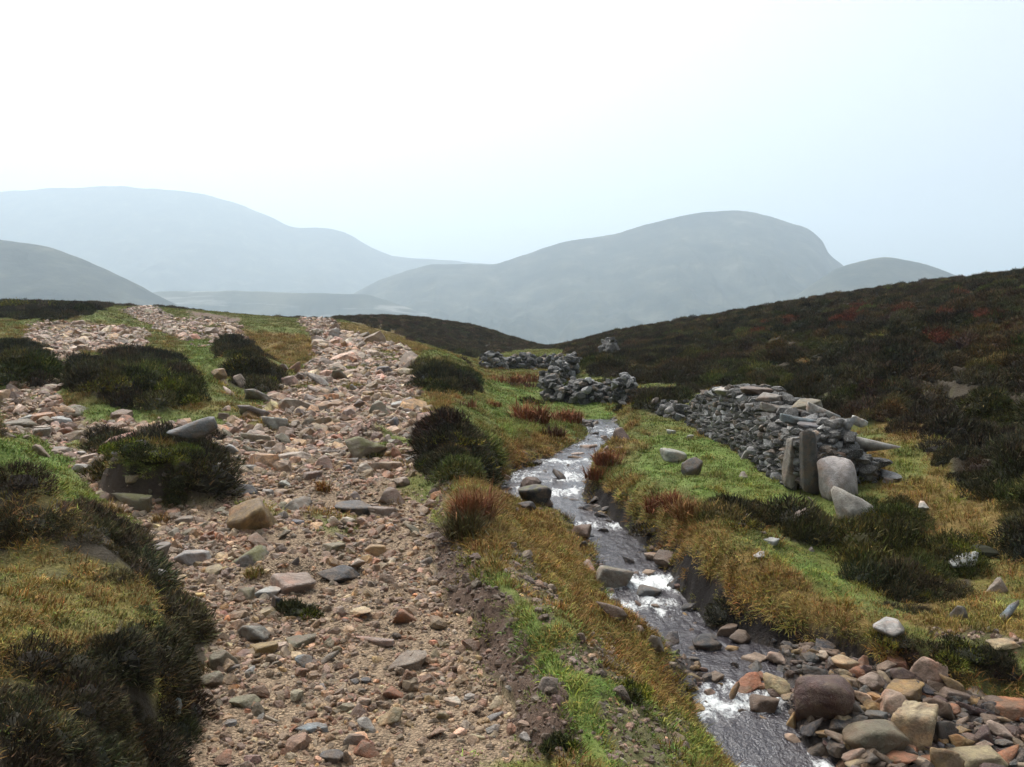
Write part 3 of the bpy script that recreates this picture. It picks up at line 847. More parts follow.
# the many smaller loose stones: told apart by colour, shape and the nearest well-known stone
CW = dict(tan='tan', pink='pinkish', cream='cream', palegrey='pale grey', grey='mid grey', darkgrey='dark grey', rust='rusty', ochre='ochre', mauve='mauve',
          brown='brown', olive='olive', black='black', slate='slate grey', sand='sandy', darkred='dark red')
SW = dict(block='angular', slab='flat', round='rounded')
MARKS = [(p_[0], p_[1], p_[6], p_[4]) for p_ in PATH + STREAM if p_[2] >= 20]
used_labels = set()
def short(lab):
    cut = lab
    for s_ in (' in ', ' lying ', ' on ', ' at ', ' with ', ' half ', ' left ', ' right ', ' beside ', ' behind ', ' below ', ' above ', ' resting ', ' capping ', ' tilted ', ' standing ', ' showing ', ' leaning ', ' jutting ', ' splitting ', ' touching ', ' among ', ' upright ', ' set ', ' under ', ' against ', ' perched ', ' cut ', ' wedged ', ' where ', ' between ', ' near ', ','):
        i_ = cut.find(s_)
        if i_ > 0: cut = cut[:i_]
    return cut
_sh = {}
for m_ in MARKS: _sh.setdefault(short(m_[2]), []).append(m_)
MARKS = [(l[0][0], l[0][1], s_) for s_, l in _sh.items() if len(l) == 1 and len(s_.split()) >= 3]
def auto_label(u, v, w_, colr, kd, near_stream):
    size = 'tiny' if w_ < 8 else 'small' if w_ < 13 else 'fist sized'
    for m_ in sorted(MARKS, key=lambda q_: (q_[0] - u) ** 2 + 2 * (q_[1] - v) ** 2)[:14]:
        dx, dy = u - m_[0], (v - m_[1]) * 1.4
        rel = ('right of' if dx > 0 else 'left of') if abs(dx) > abs(dy) else ('in front of' if dy > 0 else 'behind')
        dist = 'close ' if math.hypot(dx, dy) < 30 else ''
        for parts in ((CW[colr], SW[kd]), (size, CW[colr], SW[kd])):
            lab = ' '.join(parts) + f' stone {dist}{rel} the {m_[2]}'
            if lab not in used_labels:
                used_labels.add(lab); return lab
    return None
def clear_of(u, v, w_, k_=.8):
    for q in PLACED:
        if abs(u - q[0]) < .5 * (w_ + q[2]) * k_ and abs(v - q[1]) < .5 * (w_ * .6 + q[3]) * k_: return False
    return True
PAL_P = ['tan']*6 + ['pink']*1 + ['cream']*1 + ['palegrey']*2 + ['grey']*5 + ['rust']*3 + ['mauve']*3 + ['brown']*3 + ['darkgrey']*1 + ['olive']*2 + ['ochre']*4 + ['slate']*1
PAL_S = ['brown']*3 + ['black']*2 + ['tan']*5 + ['ochre']*4 + ['darkgrey']*2 + ['rust']*2 + ['darkred']*2 + ['sand']*3
ZONES = [  # polygon, count, size range px, palette, group
 ([(215,375),(300,360),(430,400),(440,440),(425,470),(215,470),(225,425)], 64, (10,25), PAL_P, G_P),
 ([(210,470),(420,475),(440,560),(300,570),(215,545)], 20, (9,18), PAL_P, G_P),
 ([(0,405),(100,420),(180,440),(90,470),(0,440)], 10, (9,18), PAL_P, G_P),
 ([(300,325),(420,355),(390,385),(300,375)], 0, (6,11), PAL_P, G_P),
 ([(35,330),(130,330),(140,352),(60,380)], 0, (6,12), PAL_P, G_P),
 ([(220,640),(330,600),(520,690),(520,766),(200,766)], 26, (10,22), PAL_P, G_P),
 ([(430,690),(520,680),(530,740),(440,750)], 8, (14,24), ['tan','cream','palegrey','sand'], G_P),
 ([(780,650),(880,655),(1020,700),(1020,766),(840,766),(800,735),(750,690)], 62, (18,44), PAL_S + ['tan', 'sand', 'ochre', 'tan'], G_S),
 ([(600,540),(650,545),(700,625),(740,660),(720,740),(660,650),(600,600)], 26, (9,20), ['black','darkgrey','brown','brown','tan'], G_S),
 ([(690,640),(770,650),(805,700),(785,745),(725,705)], 18, (12,28), ['tan','brown','ochre','black','darkred'], G_S),
 ([(562,500),(600,500),(622,545),(588,552)], 16, (11,22), ['black','darkgrey','black','brown'], G_S),
 ([(500,485),(560,465),(620,425),(635,440),(590,470),(560,510),(510,510)], 26, (7,14), ['black','brown','mauve','darkgrey','darkred'], G_S),
 ([(720,440),(800,490),(880,540),(760,560),(700,520)], 9, (6,11), ['palegrey','grey','mauve'], 'pale stones on the grass below the wall'),
]
for poly, cnt, (s0, s1), pal, grp in ZONES:
    pp = np.array(poly, float); got = 0; tries = 0
    while got < cnt and tries < cnt * 30:
        tries += 1
        u, v = rnd.uniform(pp[:, 0].min(), pp[:, 0].max()), rnd.uniform(pp[:, 1].min(), pp[:, 1].max())
        if not in_poly(np.array([u]), np.array([v]), poly)[0]: continue
        w_ = s0 + (s1 - s0) * rnd.random() ** (1.3 if s1 > 35 else 1.8)
        if not clear_of(u, v, w_, .52 if s1 > 35 else .8): continue
        kd = rnd.choice(('block', 'block', 'block', 'slab', 'round')); colr = rnd.choice(pal)
        lab = auto_label(u, v, w_, colr, kd, grp == G_S)
        if lab is None: continue
        set_rock('stone', u, v, w_, w_ * (rnd.uniform(.42, .60) if kd == 'slab' else rnd.uniform(.6, .95)), colr, kd, lab, group=grp, moss=rnd.choice((0, 0, 0, .1, .2)))
        got += 1


# ------------------------------------------------------------------ dry stone wall
def batch(name, items, mat, parent=None):
    """items: (centre, half sizes, euler, colour, kind) -> ONE mesh of many coursed stones"""
    vs, fs, cs, n = [], [], [], 0
    for c_, hs_, e_, colr, kd in items:
        v_, f_ = ROCK2[kd][rnd.randrange(6)]
        m_ = np.array(Euler(e_).to_matrix())
        vv = (v_ * np.array(hs_)) @ m_.T + np.array(c_)
        vs.append(vv); fs.append(f_ + n); n += len(vv); cs.append(np.repeat(np.array([colr]), len(vv), 0))
    me_ = mesh_np(name, np.vstack(vs), np.vstack(fs), mat, False); vcol(me_, 'col', np.vstack(cs))
    return obj(name, me_, parent)
def wall_grey():
    k_ = rnd.random()
    b_ = np.array((.080, .074, .066)) * rnd.uniform(.5, 1.5)
    if k_ > .86: b_ = np.array((.21, .205, .195)) * rnd.uniform(.7, 1.3)
    elif k_ > .74: b_ = np.array((.13, .098, .072)) * rnd.uniform(.7, 1.3)
    return b_
hA, hB = hit(797, 492), hit(690, 424)
A, Bp = Vector(hA), Vector(hB)
wd = Vector((Bp.x - A.x, Bp.y - A.y, 0)); WL = wd.length; wd.normalize(); wr = Vector((wd.y, -wd.x, 0))
wrot = math.atan2(wd.y, wd.x)
TOPS = ([0, .10, .3, .5, .68, .8, .92, 1.0], [.64, .66, .74, .80, .78, .66, .46, .30])
TH = .55
root = bpy.data.objects.new('stone_wall', None); link(root); root.location = A; root.empty_display_size = .2
tag(root, 'tumbledown dry stone wall of dark lichened stones between green grass and heather', 'wall', kind='thing')
inv = -A
items = []
s_ = 0.0
def wtop(f): return float(np.interp(f, *TOPS))
for layer, (off, step, sc) in enumerate([(0.0, .105, 1.0), (.17, .15, 1.3), (TH, .13, 1.1), (TH - .16, .16, 1.3)]):
    hrow = 0.0
    while hrow < .95:
        rh = rnd.uniform(.055, .10) * sc
        s_ = rnd.uniform(0, .1)
        while s_ < WL:
            L = rnd.uniform(.08, .20) * sc
            f = s_ / WL
            if hrow < wtop(f) + .03 * math.sin(s_ * 9):
                pz = A + wd * (s_ + L / 2) + wr * (off + rnd.uniform(-.03, .03) + .10 * hrow)
                gz = ground(pz.x, pz.y)
                items.append(((pz.x - A.x, pz.y - A.y, gz - A.z + hrow + rh * .4), (L * .62, rnd.uniform(.08, .12), rh * .70), (rnd.uniform(-.06, .06), rnd.uniform(-.09, .09), wrot + rnd.uniform(-.12, .12)), wall_grey(), rnd.choice(('block', 'block', 'slab'))))
            s_ += L
        hrow += rh
# rubble top and near end
for i_ in range(200):
    f = rnd.random(); o_ = rnd.uniform(.02, TH); pz = A + wd * (f * WL) + wr * o_
    gz = ground(pz.x, pz.y)
    r_ = rnd.uniform(.06, .13)
    items.append(((pz.x - A.x, pz.y - A.y, gz - A.z + wtop(f) + rnd.uniform(-.09, .01)), (r_ * 1.2, r_, r_ * .5), (rnd.uniform(-.3, .3), rnd.uniform(-.3, .3), rnd.uniform(0, 3)), wall_grey() * rnd.uniform(1, 1.9), rnd.choice(('slab', 'block'))))
for i_ in range(150):
    pz = A + wr * rnd.uniform(.0, TH + .10) - wd * rnd.uniform(-.15, .03); gz = ground(pz.x, pz.y); r_ = rnd.uniform(.05, .11)
    items.append(((pz.x - A.x, pz.y - A.y, gz - A.z + rnd.uniform(0, .62)), (r_ * 1.3, r_, r_ * .65), (rnd.uniform(-.2, .2), rnd.uniform(-.2, .2), rnd.uniform(0, 3)), wall_grey(), rnd.choice(('slab', 'block'))))
for i_ in range(130):                                     # the fallen near end, spilling to the right
    a_ = rnd.random(); pz = A + wr * (.35 + a_ * .72) + wd * rnd.uniform(-.12, .35); gz = ground(pz.x, pz.y); r_ = rnd.uniform(.06, .13)
    items.append(((pz.x - A.x, pz.y - A.y, gz - A.z + rnd.uniform(0, .58 - .40 * a_)), (r_ * 1.4, r_, r_ * .6), (rnd.uniform(-.2, .2), rnd.uniform(-.2, .2), rnd.uniform(0, 3)), wall_grey(), rnd.choice(('slab', 'block'))))
batch('stonework', items, MAT_WALL, root)
def wall_part(name, u, v, w_, h_, y, colr, kd, depth, label=None, tilt=(0, 0), rz=0.0):
    a, b = ray(u, v)
    o = obj(name, rnd.choice(ROCKS[kd]), root)
    o.location = (float(a) * y - A.x, y - A.y, EYE + float(b) * y - A.z)
    o.scale = (w_ / F_PX * y / 2 * 1.06, depth / 2, h_ / F_PX * y / 2 * 1.08)
    o.rotation_euler = (tilt[0], tilt[1], rz)
    cc = C[colr]; f_ = rnd.uniform(.85, 1.15)
    o.color = (cc[0] * f_, cc[1] * f_, cc[2] * f_, 1)
    o.pass_index = 1 if colr in ('white', 'palegrey', 'blue', 'slate') else 0
    if label: o['label'] = label
for args in [
 ('upright_slab', 811, 463, 25, 62, 9.62, 'wallgrey', 'slab', .20, 'tallest upright slab at the near end of the wall', (0, .03), .35),
 ('upright_slab', 792, 464, 18, 50, 9.85, 'grey', 'slab', .14, 'shorter upright slab left of the tallest one', (0, .05), .5),
 ('upright_slab', 826, 440, 18, 30, 9.9, 'white', 'block', .16, 'white streaked slab beside the tallest upright', (0, 0), .2),
 ('coping_slab', 842, 456, 40, 12, 9.8, 'brown', 'slab', .35, 'long brown slab low in the fallen end', (.1, .02), 0),
 ('coping_slab', 869, 444, 50, 15, 9.95, 'palegrey', 'slab', .45, 'large pale slab jutting out of the fallen end', (.15, .04), .1),
 ('coping_slab', 824, 413, 24, 13, 10.55, 'palegrey', 'slab', .35, 'pale square slab tilted on top of the wall', (.35, .05), .2),
 ('coping_slab', 804, 421, 34, 10, 10.3, 'blue', 'slab', .40, None, (.15, 0), .3),
 ('coping_slab', 838, 433, 30, 12, 10.1, 'palegrey', 'slab', .40, None, (.12, 0), 0),
 ('coping_slab', 856, 421, 17, 9, 10.6, 'white', 'slab', .25, 'whitest slab at the back of the fallen end', (.1, .3), .2),
 ('coping_slab', 812, 427, 30, 8, 10.15, 'slate', 'slab', .4, None, (.1, 0), .2),
 ('coping_slab', 786, 410, 38, 10, 10.9, 'grey', 'slab', .45, None, (.1, .05), .3),
 ('coping_slab', 806, 405, 34, 9, 11.1, 'olive', 'slab', .40, None, (.1, -.1), .2),
 ('coping_slab', 770, 398, 30, 9, 11.5, 'grey', 'slab', .4, None, (.1, .1), .3),
 ('coping_slab', 752, 390, 34, 7, 12.1, 'brown', 'slab', .4, None, (.1, 0), .3),
 ('coping_slab', 725, 391, 30, 6, 12.9, 'palegrey', 'slab', .4, None, (.1, 0), .3),
]: wall_part(*args)

# ---- ruined walls further up the valley
def ruin(label, pix, n, top, size, pale):
    base = hit(*pix[0]); o = bpy.data.objects.new('ruined_wall', None); link(o); o.location = base
    tag(o, label, 'wall', kind='thing'); it = []
    pts = [Vector(hit(*p_)) for p_ in pix]
    for i_ in range(int(n * 1.5)):
        k_ = rnd.uniform(0, len(pts) - 1.001); a_, f = int(k_), k_ % 1
        q = pts[a_].lerp(pts[a_ + 1], f); off = rnd.gauss(0, .24)
        x, y = q.x + off * .3 * rnd.choice((-1, 1)), q.y + off
        r_ = size * rnd.uniform(.45, 1.15)
        hh = rnd.random() ** 1.3 * top * (.55 + .6 * abs(math.sin(k_ * 2.3 + n)))
        cc = wall_grey() * (rnd.uniform(1.0, 2.0) if rnd.random() < pale * .55 else rnd.uniform(.5, .95))
        it.append(((x - base[0], y - base[1], ground(x, y) - base[2] + hh), (r_ * 1.2, r_, r_ * .75), (rnd.uniform(-.4, .4), rnd.uniform(-.4, .4), rnd.uniform(0, 3)), cc, rnd.choice(('block', 'slab'))))
    batch('stonework', it, MAT_WALL, o)
ruin('low broken wall of pale stones crossing the head of the green valley', [(484, 367), (505, 368), (530, 369), (552, 368), (578, 366)], 230, .50, .13, .7)
ruin('spread heap of grey rubble from a fallen wall under heather bushes', [(545, 398), (575, 402), (605, 401), (634, 400)], 300, .50, .11, .55)
ruin('bank of fallen grey stones running up to the broken pale wall', [(548, 392), (556, 384), (566, 377), (575, 370)], 150, .55, .12, .6)
ruin('small pale stone pile on the brown moor beyond the rubble heap', [(605, 357), (609, 357), (613, 357)], 110, .62, .15, .9)
ruin('heap of small grey stones between the rubble and the long wall', [(660, 412), (672, 418), (684, 420)], 60, .25, .10, .5)

# ------------------------------------------------------------------ vegetation
def foliage_mat(name, inst, rough=.85):
    s = NT(name)
    c = s.attr('col', 'INSTANCER').outputs['Color'] if inst else s.n('ShaderNodeObjectInfo').outputs['Color']
    t_ = s.attr('tint').outputs['Color']
    c2 = s.mix(1.0, c, t_, 'MULTIPLY')
    return s.set(color=c2, rough=rough, spec=.15)
MAT_VEG_I, MAT_VEG = foliage_mat('moor_plants', True), foliage_mat('moor_bush', False)

def sprigs(n, rx, ry, h, ln, wd_, rg, fill=.35):
    """short woody sprigs spread through a dome; returns verts, tris, tints"""
    d = rg.normal(size=(n, 3)); d[:, 2] = np.abs(d[:, 2]) * .9 + .05
    d /= np.linalg.norm(d, axis=1)[:, None]
    rad = 1 - fill * rg.random(n) ** 2
    wob = 1 + .35 * fbm(d[:, 0] * 2 + 7, d[:, 1] * 2 + rg.uniform(0, 40), .8, 2, 3)
    base = d * (rad * wob)[:, None] * np.array([rx, ry, h]); 
    dr = d * .7 + rg.normal(size=(n, 3)) * .45 + np.array([0, 0, .55]); dr /= np.linalg.norm(dr, axis=1)[:, None]
    L = ln * rg.uniform(.5, 1.4, n)
    sd = np.cross(dr, rg.normal(size=(n, 3))); sd /= np.linalg.norm(sd, axis=1)[:, None]
    W = wd_ * rg.uniform(.6, 1.3, n)
    b0 = base - sd * W[:, None] * .5 - dr * L[:, None] * .3; b1 = base + sd * W[:, None] * .5 - dr * L[:, None] * .3
    tip = base + dr * L[:, None] * .7
    v = np.stack([b0, b1, tip], 1).reshape(-1, 3); f = np.arange(3 * n).reshape(-1, 3)
    k_ = rg.random(n)
    t = np.where(k_[:, None] < .62, np.array([[.95, .90, .76]]) * rg.uniform(.55, 1.2, (n, 1)), np.where(k_[:, None] < .88, np.array([[1.0, 1.15, .62]]) * rg.uniform(.7, 1.5, (n, 1)), np.array([[2.2, 1.7, 1.15]]) * rg.uniform(.7, 1.4, (n, 1))))
    return v, f, np.repeat(t, 3, 0)
def core(rx, ry, h):
    v_, f_ = ROCK2['round'][rnd.randrange(6)]
    return v_ * np.array([rx * .80, ry * .80, h * .80]), f_, np.full((len(v_), 3), .55)
def join(parts):
    vs, fs, ts, n = [], [], [], 0
    for v_, f_, t_ in parts:
        vs.append(v_); fs.append(f_ + n); ts.append(t_); n += len(v_)
    return np.vstack(vs), np.vstack(fs), np.vstack(ts)
def blades(n, rad, l0, l1, wd_, rg, lean=.6, droop=.5):
    a = rg.uniform(0, 2 * np.pi, n); r = rad * np.sqrt(rg.random(n))
    base = np.stack([np.cos(a) * r, np.sin(a) * r, np.full(n, -.015)], 1)
    az = a + rg.normal(0, .8, n); tl = lean * rg.random(n) * (0.4 + r / rad)
    L = rg.uniform(l0, l1, n)
    out_ = np.stack([np.cos(az), np.sin(az), np.zeros(n)], 1); up = np.array([[0, 0, 1.0]])
    d1 = out_ * np.sin(tl)[:, None] + up * np.cos(tl)[:, None]
    t2 = tl + droop * rg.random(n) * 1.6
    d2 = out_ * np.sin(t2)[:, None] + up * np.cos(t2)[:, None]
    sd = np.stack([-np.sin(az), np.cos(az), np.zeros(n)], 1)
    fl = rg.uniform(-1, 1, n)[:, None]
    sd = sd * np.sqrt(1 - .6 * fl ** 2) + out_ * fl * .7
    W = (wd_ * rg.uniform(.6, 1.3, n))[:, None] * .5
    m_ = base + d1 * (L * .55)[:, None]; tip = m_ + d2 * (L * .45)[:, None]
    v = np.stack([base - sd * W, base + sd * W, m_ + sd * W * .8, m_ - sd * W * .8, tip], 1).reshape(-1, 3)
    i_ = np.arange(n)[:, None] * 5
    f = np.concatenate([i_ + np.array([[0, 1, 2]]), i_ + np.array([[0, 2, 3]]), i_ + np.array([[3, 2, 4]])])
    t = np.repeat(rg.uniform(.6, 1.4, (n, 1)) * np.array([[1, 1, 1]]) * (1 + rg.normal(0, .12, (n, 3))), 5, 0)
    return v, f, np.clip(t, .1, 3)
def veg_mesh(name, parts, mat):
    v_, f_, t_ = join(parts)
    me_ = mesh_np(name, v_, f_, mat, False); vcol(me_, 'tint', t_); return me_

def proto(name, meshes):
    c_ = bpy.data.collections.new(name)
    for i_, me_ in enumerate(meshes):
        o = bpy.data.objects.new(f'{name}_{i_:02d}', me_); c_.objects.link(o)
    return c_
R8 = np.random.default_rng(8)
P_HEATH = proto('heather_sprigs', [veg_mesh('heather_sprigs', [core(.18, .18, .13), sprigs(950, .23, .23, .17, .055, .0095, R8)], MAT_VEG_I) for _ in range(6)])
P_TURF = proto('turf_blades', [veg_mesh('turf_blades', [blades(90, .090, .012, .038, .0055, R8, 1.15, .9)], MAT_VEG_I) for _ in range(5)])
P_TUFT = proto('long_grass', [veg_mesh('long_grass', [blades(70, .08, .04, .12, .0055, R8, 1.15, 1.1)], MAT_VEG_I) for _ in range(5)])
P_GRAV = proto('gravel_stones', [mesh_np('gravel_stone', *rock_arr(500 + i_, 2, kd), MAT_STONE_I, False) for i_, kd in enumerate(('block', 'slab', 'block', 'slab', 'round', 'block', 'slab'))])

def scatter(name, coll, pts, rot, scl, col, nproto):
    n = len(pts)
    me_ = bpy.data.meshes.new(name); me_.vertices.add(n)
    me_.vertices.foreach_set('co', np.ascontiguousarray(pts, np.float32).ravel())
    for nm, ty, ar, key in (('rot', 'FLOAT_VECTOR', rot, 'vector'), ('scl', 'FLOAT_VECTOR', scl, 'vector'), ('col', 'FLOAT_COLOR', np.hstack([col, np.ones((n, 1))]), 'color')):
        a_ = me_.attributes.new(nm, ty, 'POINT'); a_.data.foreach_set(key, np.ascontiguousarray(ar, np.float32).ravel())
    a_ = me_.attributes.new('pidx', 'INT', 'POINT'); a_.data.foreach_set('value', rng.integers(0, nproto, n).astype(np.int32))
    o = obj(name, me_)
    gn = bpy.data.node_groups.new(name, 'GeometryNodeTree')
    gn.interface.new_socket('Geometry', in_out='INPUT', socket_type='NodeSocketGeometry')
    gn.interface.new_socket('Geometry', in_out='OUTPUT', socket_type='NodeSocketGeometry')
    N = gn.nodes.new; LK = gn.links.new
    gi, go = N('NodeGroupInput'), N('NodeGroupOutput')
    ip = N('GeometryNodeInstanceOnPoints'); ci = N('GeometryNodeCollectionInfo')
    ci.inputs['Collection'].default_value = coll; ci.inputs['Separate Children'].default_value = True; ci.inputs['Reset Children'].default_value = True
    ip.inputs['Pick Instance'].default_value = True
    def na(nm, ty):
        x = N('GeometryNodeInputNamedAttribute'); x.data_type = ty; x.inputs['Name'].default_value = nm; return x.outputs['Attribute']
    LK(gi.outputs[0], ip.inputs['Points']); LK(ci.outputs[0], ip.inputs['Instance'])
    LK(na('pidx', 'INT'), ip.inputs['Instance Index'])
    er = N('FunctionNodeEulerToRotation'); LK(na('rot', 'FLOAT_VECTOR'), er.inputs[0]); LK(er.outputs[0], ip.inputs['Rotation'])
    LK(na('scl', 'FLOAT_VECTOR'), ip.inputs['Scale'])
    LK(ip.outputs[0], go.inputs[0])
    md = o.modifiers.new('scatter', 'NODES'); md.node_group = gn
    return tag(o, kind='stuff')

DLY = LY[1] - LY[0]; DGT = np.gradient(GT)
AREA = (GY[:, None] ** 2) * DLY * DGT[None, :]
VIS = (U > -160) & (U < 1190) & (V < 900)
gzx = np.gradient(Z, axis=1) / (GY[:, None] * DGT[None, :])
gzy = np.gradient(Z, axis=0) / (GY[:, None] * DLY) - GT[None, :] * gzx
def pick(weight, n):
    wgt = (weight * AREA * VIS).ravel()
    cs = np.cumsum(wgt); cs /= cs[-1]
    k_ = np.clip(np.searchsorted(cs, rng.random(n)), 0, X.size - 1)
    i_, j_ = k_ // NT_, k_ % NT_
    y = GY[i_] * np.exp((rng.random(n) - .5) * DLY)
    x = (GT[j_] + (rng.random(n) - .5) * DGT[j_]) * y
    x = np.clip(x / y, GT[0], GT[-1]) * y
    y = np.clip(y, 1.21, 164)
    return x, y, sample(Z, x, y), i_, j_
def tilt_rot(i_, j_, amt, n):
    nx, ny = -gzx[i_, j_] * amt, -gzy[i_, j_] * amt
    s_ = np.maximum(1, np.hypot(nx, ny) / 1.2); nx, ny = nx / s_, ny / s_
    az = rng.uniform(0, 2 * np.pi, n)
    zx = np.stack([nx, ny, np.ones(n)], 1); zx /= np.linalg.norm(zx, axis=1)[:, None]
    t = np.stack([np.cos(az), np.sin(az), np.zeros(n)], 1)
    yv = np.cross(zx, t); yv /= np.linalg.norm(yv, axis=1)[:, None]; xv = np.cross(yv, zx)
    return np.stack([np.arctan2(yv[:, 2], zx[:, 2]), -np.arcsin(np.clip(xv[:, 2], -1, 1)), np.arctan2(xv[:, 1], xv[:, 0])], 1)
def jit(c_, n, s_=.2, h_=.07):
    return np.clip(c_ * rng.lognormal(0, s_, (n, 1)) * (1 + rng.normal(0, h_, (n, 3))), .004, 1)
def blend(w_, a_, b_): return a_ * (1 - w_[:, None]) + b_ * w_[:, None]

free = np.clip(1 - m_path - m_bed, 0, 1)
# ---- heather cover of the moor
n = 30000
wt = (m_heath ** 1.5) * free * (1 - .8 * m_peat) * (Y < 95) / (Y / 8.0) ** 1.25
x, y, z, i_, j_ = pick(wt, n)
sz = .62 * (y / 8) ** .42 * rng.lognormal(0, .38, n)
sz = np.minimum(sz, 1.5) * np.where(y < 6.5, .72, 1)
hz_ = sstep(-.1, .35, fbm(x, y, 3.2, 3, 91)); 
colr = blend(hz_, np.array([[.043, .038, .028]]), np.array([[.058, .052, .031]]))
colr = blend(sstep(.08, .35, fbm(x, y, 5.5, 2, 95)) * .7, colr, np.array([[.062, .050, .038]]))
colr = blend(sstep(.12, .3, fbm(x, y, 2.3, 3, 97)) * .75, colr, np.array([[.085, .092, .032]]))
colr = blend(sstep(.14, .32, fbm(x, y, 2.8, 3, 98)) * .7 * (x > 0), colr, np.array([[.095, .067, .040]]))
far_ = sstep(32, 60, y); colr = blend(far_ * .8, colr, np.array([[.085, .066, .046]]))
uu, vv = project(x, y, z)
RED = [(845,321,20,7),(860,308,12,6),(900,314,8,5),(982,318,20,7),(940,341,16,7),(914,362,10,6),(890,389,9,8),(793,323,9,5),(760,333,9,5),(962,297,8,4),(950,316,10,4),(1008,330,10,5),(1000,520,12,8)]
red = np.zeros(n)
for a_, b_, c_, d_ in RED: red = np.maximum(red, np.exp(-(((uu - a_) / c_) ** 2 + ((vv - b_) / d_) ** 2)))
red = (red > .30 + .65 * rng.random(n)).astype(float)
colr = blend(red, colr, np.array([[.105, .040, .030]]))
scatter('heather', P_HEATH, np.stack([x, y, z - .02], 1), tilt_rot(i_, j_, .8, n), np.stack([sz, sz, sz * rng.uniform(.8, 1.3, n)], 1), jit(colr * np.where((y < 6.5) & (x < 0), 1.35, 1.0)[:, None], n, .28, .08), 6)
# ---- turf
n = 60000
wt = free * (1 - .97 * m_heath) ** 2 * (1 - .93 * m_peat) * (1 - .7 * m_dirt) * (Y < 60) / (Y / 6.0) ** 1.1
x, y, z, i_, j_ = pick(wt, n)
sz = (y / 6) ** .55 * rng.uniform(.7, 1.4, n)
gg, oo = sample(m_green, x, y), sample(m_ochre, x, y)
colr = blend(rng.random(n) * .6, np.array([[.14, .155, .036]]), np.array([[.205, .18, .055]]))
colr = blend(gg * .85, colr, np.array([[.125, .188, .039]]))
colr = blend(oo * .9, colr, blend(rng.random(n), np.array([[.18, .125, .034]]), np.array([[.27, .205, .064]])))
scatter('turf', P_TURF, np.stack([x, y, z], 1), tilt_rot(i_, j_, .7, n), np.stack([sz, sz, sz * rng.uniform(.7, 1.2, n)], 1), jit(colr, n, .22, .07), 5)
# ---- longer grass hanging over banks and through the moss
n = 6500
edge_ = np.exp(-((SP - 8.62) / .22) ** 2) * 1.5 + np.exp(-((SP - 6.45) / .35) ** 2) * 1.2 + .5 * np.exp(-((SP - 5.0) / .2) ** 2)
wt = free * (1 - .6 * m_heath) * (1 - .8 * m_peat) * (Y < 34) * (m_ochre * .35 + .06 + edge_ * (Y < 16) + .12 * leftm * m_heath) / (Y / 6.0) ** 1.2
x, y, z, i_, j_ = pick(wt, n)
sz = (y / 6) ** .45 * rng.uniform(.55, 1.15, n)
colr = blend(rng.random(n), np.array([[.19, .108, .030]]), np.array([[.25, .175, .055]]))
colr = blend(sample(m_green, x, y) * .7, colr, np.array([[.14, .20, .04]]))
scatter('long_grass', P_TUFT, np.stack([x, y, z], 1), tilt_rot(i_, j_, .9, n), np.stack([sz, sz, sz], 1), jit(colr, n, .25, .08), 5)
# ---- gravel
n = 60000
gp_ = .32 + sstep(-.12, .28, fbm(X, Y, .9, 3, 77))
wt = (np.clip(m_path + .45 * m_dirt, 0, 1) ** 1.2) * gp_ * (Y < 60) / (Y / 5.0) ** 1.0
x, y, z, i_, j_ = pick(wt, n)
sz = .0088 * (y / 4) ** .62 * rng.lognormal(0, .55, n)
uu, vv = project(x, y, z); sz = sz * np.where((vv < 470) & (vv > 330), 1.5, 1)
pal = np.array([C[k_] for k_ in PAL_P + ['cream', 'cream', 'tan', 'tan', 'tan', 'tan', 'pink', 'sand', 'tan']])
colr = .6 * pal[rng.integers(0, len(pal), n)] + .4 * np.array([[.33, .215, .120]])
rot = np.stack([rng.normal(0, .42, n), rng.normal(0, .42, n), rng.uniform(0, 6.28, n)], 1)
scl = np.stack([sz * rng.uniform(.9, 1.7, n), sz * rng.uniform(.7, 1.2, n), sz * rng.uniform(.5, 1.0, n)], 1)
scatter('gravel', P_GRAV, np.stack([x, y, z + sz * .04], 1), rot, scl, jit(colr * np.array([[.84, .77, .69]]), n, .38, .06), 7)

# ---- dark cobbles on the stream bed and along its edges
n = 2600
wt = m_bed * (.25 + 1.6 * np.exp(-((SP - 7.0) / .12) ** 2) + 1.6 * np.exp(-((SP - 8.05) / .12) ** 2) + 2.0 * BAR) * (Y > 3.5) / (Y / 6.0) ** 1.1
x, y, z, i_, j_ = pick(wt, n)
sz = .021 * (y / 6) ** .55 * rng.lognormal(0, .5, n)
pal = np.array([C[k_] for k_ in ('black', 'black', 'darkgrey', 'brown', 'darkred', 'brown', 'darkgrey', 'ochre')])
scatter('stream_cobbles', P_GRAV, np.stack([x, y, z + sz * .35], 1), np.stack([rng.normal(0, .3, n), rng.normal(0, .3, n), rng.uniform(0, 6.28, n)], 1),
        np.stack([sz * rng.uniform(.9, 1.5, n), sz * rng.uniform(.7, 1.2, n), sz * rng.uniform(.5, .95, n)], 1), jit(pal[rng.integers(0, len(pal), n)] * .8, n, .2, .05), 7)

# ---- crumbs of peat and grit on the cut banks
n = 2600
x, y, z, i_, j_ = pick(m_peat * (1 - m_over) * (1 - m_bed) * (Y < 14) / (Y / 6.0) ** 1.2, n)
sz = .0055 * (y / 4) ** .6 * rng.lognormal(0, .6, n)
colr = blend(rng.random(n) ** 2, np.array([[.10, .066, .046]]), np.array([[.26, .185, .135]]))
scatter('bank_soil', P_GRAV, np.stack([x, y, z + sz * .2], 1), rng.normal(0, .6, (n, 3)), np.stack([sz * 1.4, sz, sz * .8], 1), jit(colr, n, .2, .05), 7)

